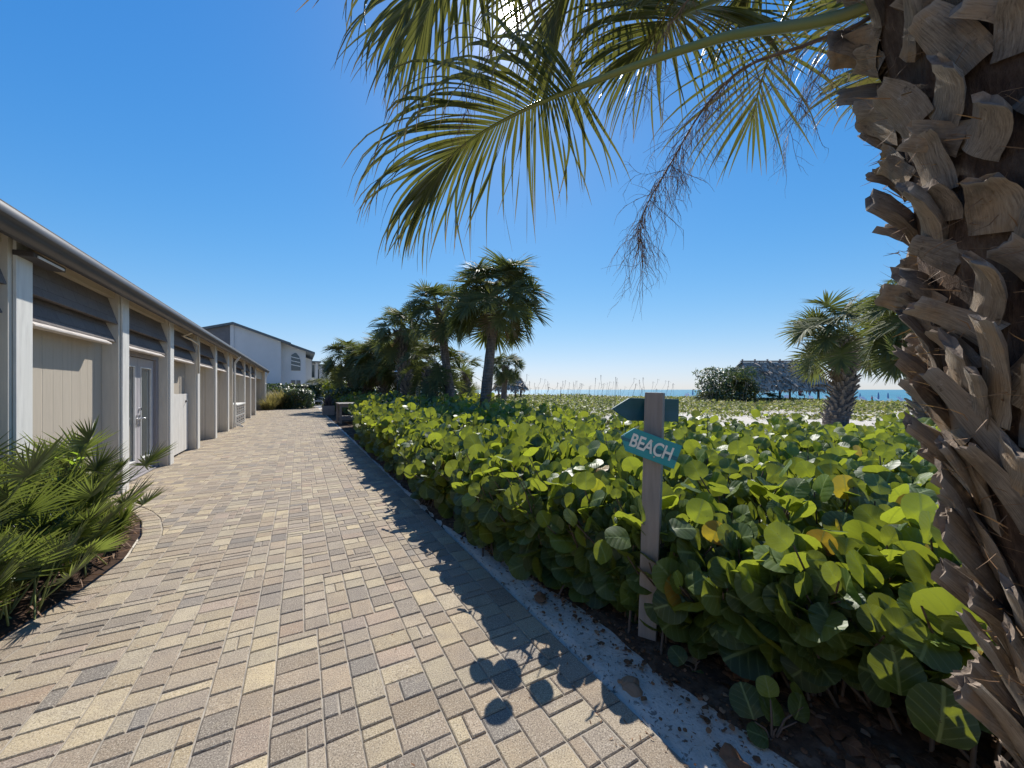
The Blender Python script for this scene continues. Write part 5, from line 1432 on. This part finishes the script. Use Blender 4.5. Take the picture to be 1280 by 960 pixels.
for _ in range(110):
    y = random.uniform(22, 44); px = random.choice([random.gauss(720, 50), random.gauss(800, 55), random.uniform(640, 960), random.gauss(690, 30), random.uniform(450, 640)]); x = (px - 640) / 480 * y
    t, s = ts(x, y); z = gz(t, s); h = random.uniform(1.5, 2.5); lx = random.gauss(.12, .15); b = Vector((x, y, z))
    tp = b + Vector((lx * h * .5, random.gauss(0, .1), h))
    mb.tube([b, b + Vector((lx * .1, 0, h * .6)), tp - Vector((0, 0, h * .12)), tp, tp + Vector((.10 + lx * .3, 0, -.10))], [.007, .006, .009, .018, .005], 4, caps=False)
tag(mb.build('sea_oats', M['greywood']), 'thin sea oat stalks standing against the water', 'sea oats', kind='stuff')

A = []
for _ in range(420):
    s = random.uniform(.2, 14); t = EDGE - abs(random.gauss(0, .45)) if random.random() < .7 else random.uniform(-2.2, 1.2)
    if t < bed_t(s) + .1: continue
    p = W(t, s, .004); a = random.uniform(0, 6.28); A.append((p.x, p.y, p.z, random.gauss(0, .3), random.gauss(0, .3), 1, math.cos(a), math.sin(a), .1, random.uniform(.006, .024), random.random() * .9))
A = np.array(A); tag(link('path_debris', scatter('path_debris', blade_leaf(.2, .2, 2), A[:, :3], A[:, 3:6], A[:, 6:9], A[:, 9], A[:, 10]), M['deadleaf']), 'dry specks of leaf blown over the pavers', 'debris', kind='stuff')
# ------------------------------------------------------------------ thatched huts
def hut(label, loc, rz, L, D, eave, top, posts, n=2600, group='thatched beach shelters', crest=True):
    root = thing('thatched_hut', label, 'hut', loc, rz, group); hip = D * .16
    # solid core of the roof, then layered fringes of palm thatch
    a_, b_ = L / 2, D / 2; ridge = a_ - hip
    rows = 6; mb = MB(); r2 = random.Random(int(L * 10))
    for k in range(rows):
        f0, f1 = k / rows, (k + 1.35) / rows; f1 = min(1.04, f1)
        seg = 160; lo = []; hi = []
        for q in range(seg):
            u = q / seg * 4
            def ring(f):
                xx, yy = ridge + (a_ - ridge) * f, b_ * f
                c = [(-xx, -yy), (xx, -yy), (xx, yy), (-xx, yy)]
                i = int(u) % 4; k_ = u - int(u); p, q_ = c[i], c[(i+1) % 4]; return p[0] + (q_[0]-p[0]) * k_, p[1] + (q_[1]-p[1]) * k_
            x0, y0 = ring(f0); x1, y1 = ring(f1 + r2.uniform(-.05, .05))
            bul = .16 + .26 * mnoise.noise(Vector((x1 * 1.2, y1 * 1.2, k)))
            hi.append((x0, y0, top - (top - eave) * f0)); lo.append((x1 * (1 + bul * .12), y1 * (1 + bul * .25), top - (top - eave) * f1 + bul * .9 + r2.uniform(-.16, .10)))
        mb.add(hi + lo, [(q, (q+1) % seg, seg + (q+1) % seg, seg + q) for q in range(seg)], True)
    mb.build('thatch_roof', M['thatch'], root)
    A = []
    for _ in range(int(n * .8)):
        f = r2.random() ** .7; sd = r2.random()
        xx, yy = ridge + (a_ - ridge) * f, b_ * f
        if sd < .4: x, y, o = r2.uniform(-xx, xx), -yy, (0, -1)
        elif sd < .62: x, y, o = r2.uniform(-xx, xx), yy, (0, 1)
        elif sd < .81: x, y, o = xx, r2.uniform(-yy, yy), (1, 0)
        else: x, y, o = -xx, r2.uniform(-yy, yy), (-1, 0)
        z = top - (top - eave) * f + r2.uniform(.05, .30); A.append((x, y, z, o[0] + r2.gauss(0, .5), o[1] + r2.gauss(0, .5), 1.1, o[0] * .6 + r2.gauss(0, .5), o[1] * .6 + r2.gauss(0, .5), -.9, r2.uniform(.45, 1.0), r2.random()))
    A = np.array(A); link('thatch_fringe', scatter('thatch_fringe', blade_leaf(.16, .25, 3), A[:, :3], A[:, 3:6], A[:, 6:9], A[:, 9], A[:, 10]), M['thatch'], root)
    if crest:
        x = -ridge
        while x <= ridge + .01:
            mb = MB(); mb.bar((x - .1, -.28, top - .18), (x + .04, .16, top + .34), .09, .09); mb.bar((x + .1, .28, top - .18), (x - .04, -.16, top + .34), .09, .09); mb.build('ridge_pole', M['greywood'], root); x += 2 * ridge / 5
        mb = MB(); mb.tube([(-ridge - .2, 0, top + .12), (ridge + .2, 0, top + .12)], .09, 8); mb.build('ridge_beam', M['greywood'], root)
    for (x, y) in posts:
        mb = MB(); mb.tube([(x, y, -.3), (x, y, eave + .35)], .12, 10); mb.build('post', M['palmbark'], root)
    mb = MB()
    for y in (-b_ * .72, b_ * .72): mb.tube([(-a_ * .86, y, eave + .12), (a_ * .86, y, eave + .12)], .09, 8)
    for x in (-a_ * .86, a_ * .86): mb.tube([(x, -b_ * .72, eave + .14), (x, b_ * .72, eave + .14)], .09, 8)
    mb.build('beam', M['palmbark'], root)
    return root
hc = pt(967, 487, 45); t_, s_ = ts(hc.x, hc.y); hz_ = gz(t_, s_)
hut('large thatched shelter with a row of crossed ridge poles on the beach', (hc.x, hc.y, hz_), 0., 9.3, 6.2, 1.42 - hz_, 4.7 - hz_, [(3.5, -2.2), (-3.6, -2.2), (3.5, 2.2), (-3.6, 2.2), (-.8, -2.2), (-.8, 2.2)])
hc2 = pt(637, 487, 48); t_, s_ = ts(hc2.x, hc2.y); hz2 = gz(t_, s_)
hut('small distant thatched shelter beside the little palm', (hc2.x, hc2.y, hz2), .3, 3.4, 3.2, 1.55 - hz2, 3.0 - hz2, [(1.1, -1.1), (-1.1, -1.1), (1.1, 1.1), (-1.1, 1.1)], 700, crest=False)
# bush beside the hut
b0 = pt(908, 487, 41); t_, s_ = ts(b0.x, b0.y)
leafy('coastal_bush', 'dark rounded bush leaning against the left end of the thatched shelter', 'shrub', (b0.x, b0.y, gz(t_, s_)), (2.9, 1.8, 4.0), 4600, .36, M['shrubleaf'], wob=.5, rnd=.8, base=blade_leaf(.18, .2, 2))
for k, (px, Y, sc, lab) in enumerate(((886, 40, 1.1, 'low fan palm at the left foot of the coastal bush'), (965, 42, .9, 'low fan palm in front of the thatched shelter'), (925, 40.5, 1.3, 'fan palm growing out of the coastal bush'))):
    b_ = pt(px, 487, Y); t_, s_ = ts(b_.x, b_.y); root = thing('dwarf_fan_palm', lab, 'palm', (b_.x, b_.y, gz(t_, s_)), 0, 'low fan palms by the thatched shelter')
    for q in range(16):
        e = random.choice(ELV[:4]); o = link('frond', FR[(e, q % 2)], None, root, (0, 0, .1 + (1.1 if k == 2 else 0)), q * 2.4); o.scale = (sc * 1.1,) * 3
    mb = MB(); mb.tube([(0, 0, -.1), (0, 0, .2 + (1.1 if k == 2 else 0))], .14, 8); mb.build('trunk', M['palmbark'], root)

# seated person under the hut
def person(label, loc, rz, J, shirt=None, hairm=None):
    root = thing('person', label, 'person', loc, rz)
    names = list(J); me = bpy.data.meshes.new('body'); idx = {k: i for i, k in enumerate(names)}
    ed = [('pelvis', 'waist'), ('waist', 'chest'), ('chest', 'neck'), ('neck', 'chin'), ('chin', 'head'), ('head', 'crown')]
    for s in 'lr': ed += [('chest', 'sh' + s), ('sh' + s, 'el' + s), ('el' + s, 'wr' + s), ('wr' + s, 'ha' + s), ('pelvis', 'hip' + s), ('hip' + s, 'kn' + s), ('kn' + s, 'an' + s), ('an' + s, 'to' + s)]
    me.from_pydata([J[k][0] for k in names], [(idx[a], idx[b]) for a, b in ed], [])
    o = link('body', me, M['skin'], root); md = o.modifiers.new('skin', 'SKIN')
    for i, k in enumerate(names):
        r = J[k][1]; o.data.skin_vertices[0].data[i].radius = (r, r); o.data.skin_vertices[0].data[i].use_root = (k == 'pelvis')
    sb = o.modifiers.new('sub', 'SUBSURF'); sb.levels = 1; sb.render_levels = 2
    # clothing and hair follow the body
    mb = MB(); P = lambda k: Vector(J[k][0])
    mb.tube([P('pelvis') + Vector((0, 0, -.06)), P('pelvis'), P('waist'), P('chest'), P('neck') - Vector((0, 0, .03))], [.15, .17, .155, .175, .075], 14)
    for s in 'lr': mb.tube([P('chest').lerp(P('sh' + s), .5), P('sh' + s), P('sh' + s).lerp(P('el' + s), .6)], [.08, .075, .06], 10)
    mb.build('shirt', M['redfabric'], root)
    mb = MB()
    for s in 'lr': mb.tube([P('pelvis').lerp(P('hip' + s), .3), P('hip' + s), P('hip' + s).lerp(P('kn' + s), .75)], [.11, .105, .08], 10)
    mb.build('shorts', M['bluefabric'], root)
    mb = MB(); h = P('head') + Vector((0, .015, .03)); mb.tube([h + Vector((0, .03, -.08)), h + Vector((0, .02, -.02)), h + Vector((0, .015, .05)), h + Vector((0, .01, .095)), h + Vector((0, 0, .115))], [.085, .102, .103, .075, .02], 14); mb.build('hair', M['hair'], root)
    return root
J = dict(pelvis=((0, 0, .50), .13), waist=((0, .02, .66), .12), chest=((0, .03, .87), .14), neck=((0, .02, 1.02), .055), chin=((0, -.01, 1.09), .065), head=((0, -.015, 1.16), .09), crown=((0, -.01, 1.24), .06))
for s, x in (('l', -1), ('r', 1)):
    J.update({'sh'+s: ((x*.17, .03, .95), .06), 'el'+s: ((x*.22, -.06, .70), .042), 'wr'+s: ((x*.16, -.26, .62), .03), 'ha'+s: ((x*.13, -.34, .60), .028), 'hip'+s: ((x*.10, -.03, .49), .09), 'kn'+s: ((x*.13, -.43, .50), .06), 'an'+s: ((x*.13, -.45, .10), .04), 'to'+s: ((x*.14, -.60, .05), .03)})
q_ = pt(1000, 487, 46.5); t_, s_ = ts(q_.x, q_.y); zz = gz(t_, s_)
person('person in a pinkish top sitting in the shade of the large thatched shelter', (q_.x, q_.y, zz + .42), .9, J)
lounge = None
def beach_chair(label, loc, rz, mat, frame):
    c = thing('beach_chair', label, 'beach chair', loc, rz, 'beach chairs along the shore')
    mb = MB(); mb.bar((0, -1.0, .34), (0, .25, .34), .56, .04); mb.build('seat', M[mat], c)
    mb = MB(); mb.bar((0, .25, .35), (0, .85, .92), .56, .04); mb.build('backrest', M[mat], c)
    for x, y in ((-.26, -.9), (.26, -.9), (-.26, .3), (.26, .3)):
        mb = MB(); mb.tube([(x, y, 0), (x, y, .33)], .02, 6); mb.build('leg', M[frame], c)
    return c
lc = beach_chair('blue beach chair under the large thatched shelter that the person sits on', (q_.x, q_.y + .1, zz + .45), .9, 'whiteplastic', 'whiteplastic'); lc['label'] = 'white lounge chair under the person in the thatched shelter'
k = 0
places = [(1150 - 22 * i + random.uniform(-6, 6), 58 + random.uniform(-4, 22)) for i in range(7)] + [(1118, 70), (1082, 62), (985, 60), (1020, 66), (868, 64), (858, 72)]
proto = None
for i, (px, Y) in enumerate(places):
    p = pt(px, 487, Y); t_, s_ = ts(p.x, p.y); z = gz(t_, s_)
    if proto is None: proto = c = beach_chair('white lounge chair on the beach seen beyond the dune, one of a scattered row', (p.x, p.y, z), .5, 'whiteplastic', 'whiteplastic')
    else: c = copy_tree(proto); c.location = (p.x, p.y, z); c.rotation_euler.z = random.uniform(-.6, 1.)
    c['label'] = 'white lounge chair on the beach seen beyond the dune, one of a scattered row'; c.scale = (1.15,) * 3
def umbrella(label, px, Y, closed=True, mat='bluefabric'):
    p = pt(px, 487, Y); t_, s_ = ts(p.x, p.y); z = gz(t_, s_); c = thing('beach_umbrella', label, 'umbrella', (p.x, p.y, z), 0, 'closed umbrellas on the beach')
    mb = MB(); mb.tube([(0, 0, 0), (0, 0, 2.15)], .025, 6); mb.build('pole', M['whiteplastic'], c)
    mb = MB(); mb.tube([(0, 0, .85), (0, 0, 1.1), (0, 0, 1.9), (0, 0, 2.1)], [.10, .15, .08, .02], 8); mb.build('canopy', M[mat], c)
for px, Y, lab in ((1110, 74, 'closed blue umbrella just left of the big palm trunk'), (1098, 68, 'closed blue umbrella second from the big palm trunk'), (1075, 80, 'closed blue umbrella right of the leaning booted palm'), (1012, 78, 'closed blue umbrella beside the right post of the thatched shelter'), (866, 80, 'closed blue umbrella left of the coastal bush')): umbrella(lab, px, Y)
# far standing figures by the water
def bather(label, px, Y, rz):
    JJ = dict(pelvis=((0, 0, .92), .12), waist=((0, 0, 1.08), .105), chest=((0, 0, 1.30), .135), neck=((0, 0, 1.46), .055), chin=((0, -.02, 1.53), .062), head=((0, -.02, 1.60), .088), crown=((0, -.01, 1.69), .06))
    for s, x in (('l', -1), ('r', 1)):
        JJ.update({'sh'+s: ((x*.18, 0, 1.39), .058), 'el'+s: ((x*.23, .02, 1.12), .042), 'wr'+s: ((x*.22, -.08, .88), .03), 'ha'+s: ((x*.21, -.11, .79), .03), 'hip'+s: ((x*.10, 0, .88), .09), 'kn'+s: ((x*.12, -.03+x*.10, .48), .06), 'an'+s: ((x*.12, .03+x*.16, .08), .04), 'to'+s: ((x*.13, -.10+x*.16, .04), .03)})
    p = pt(px, 487, Y); t_, s_ = ts(p.x, p.y); person(label, (p.x, p.y, gz(t_, s_)), rz, JJ)
bather('tiny person walking on the beach just right of the leaning booted palm', 1090, 92, 1.2)
bather('tiny person walking on the beach far left of the thatched shelter', 860, 105, -1.)
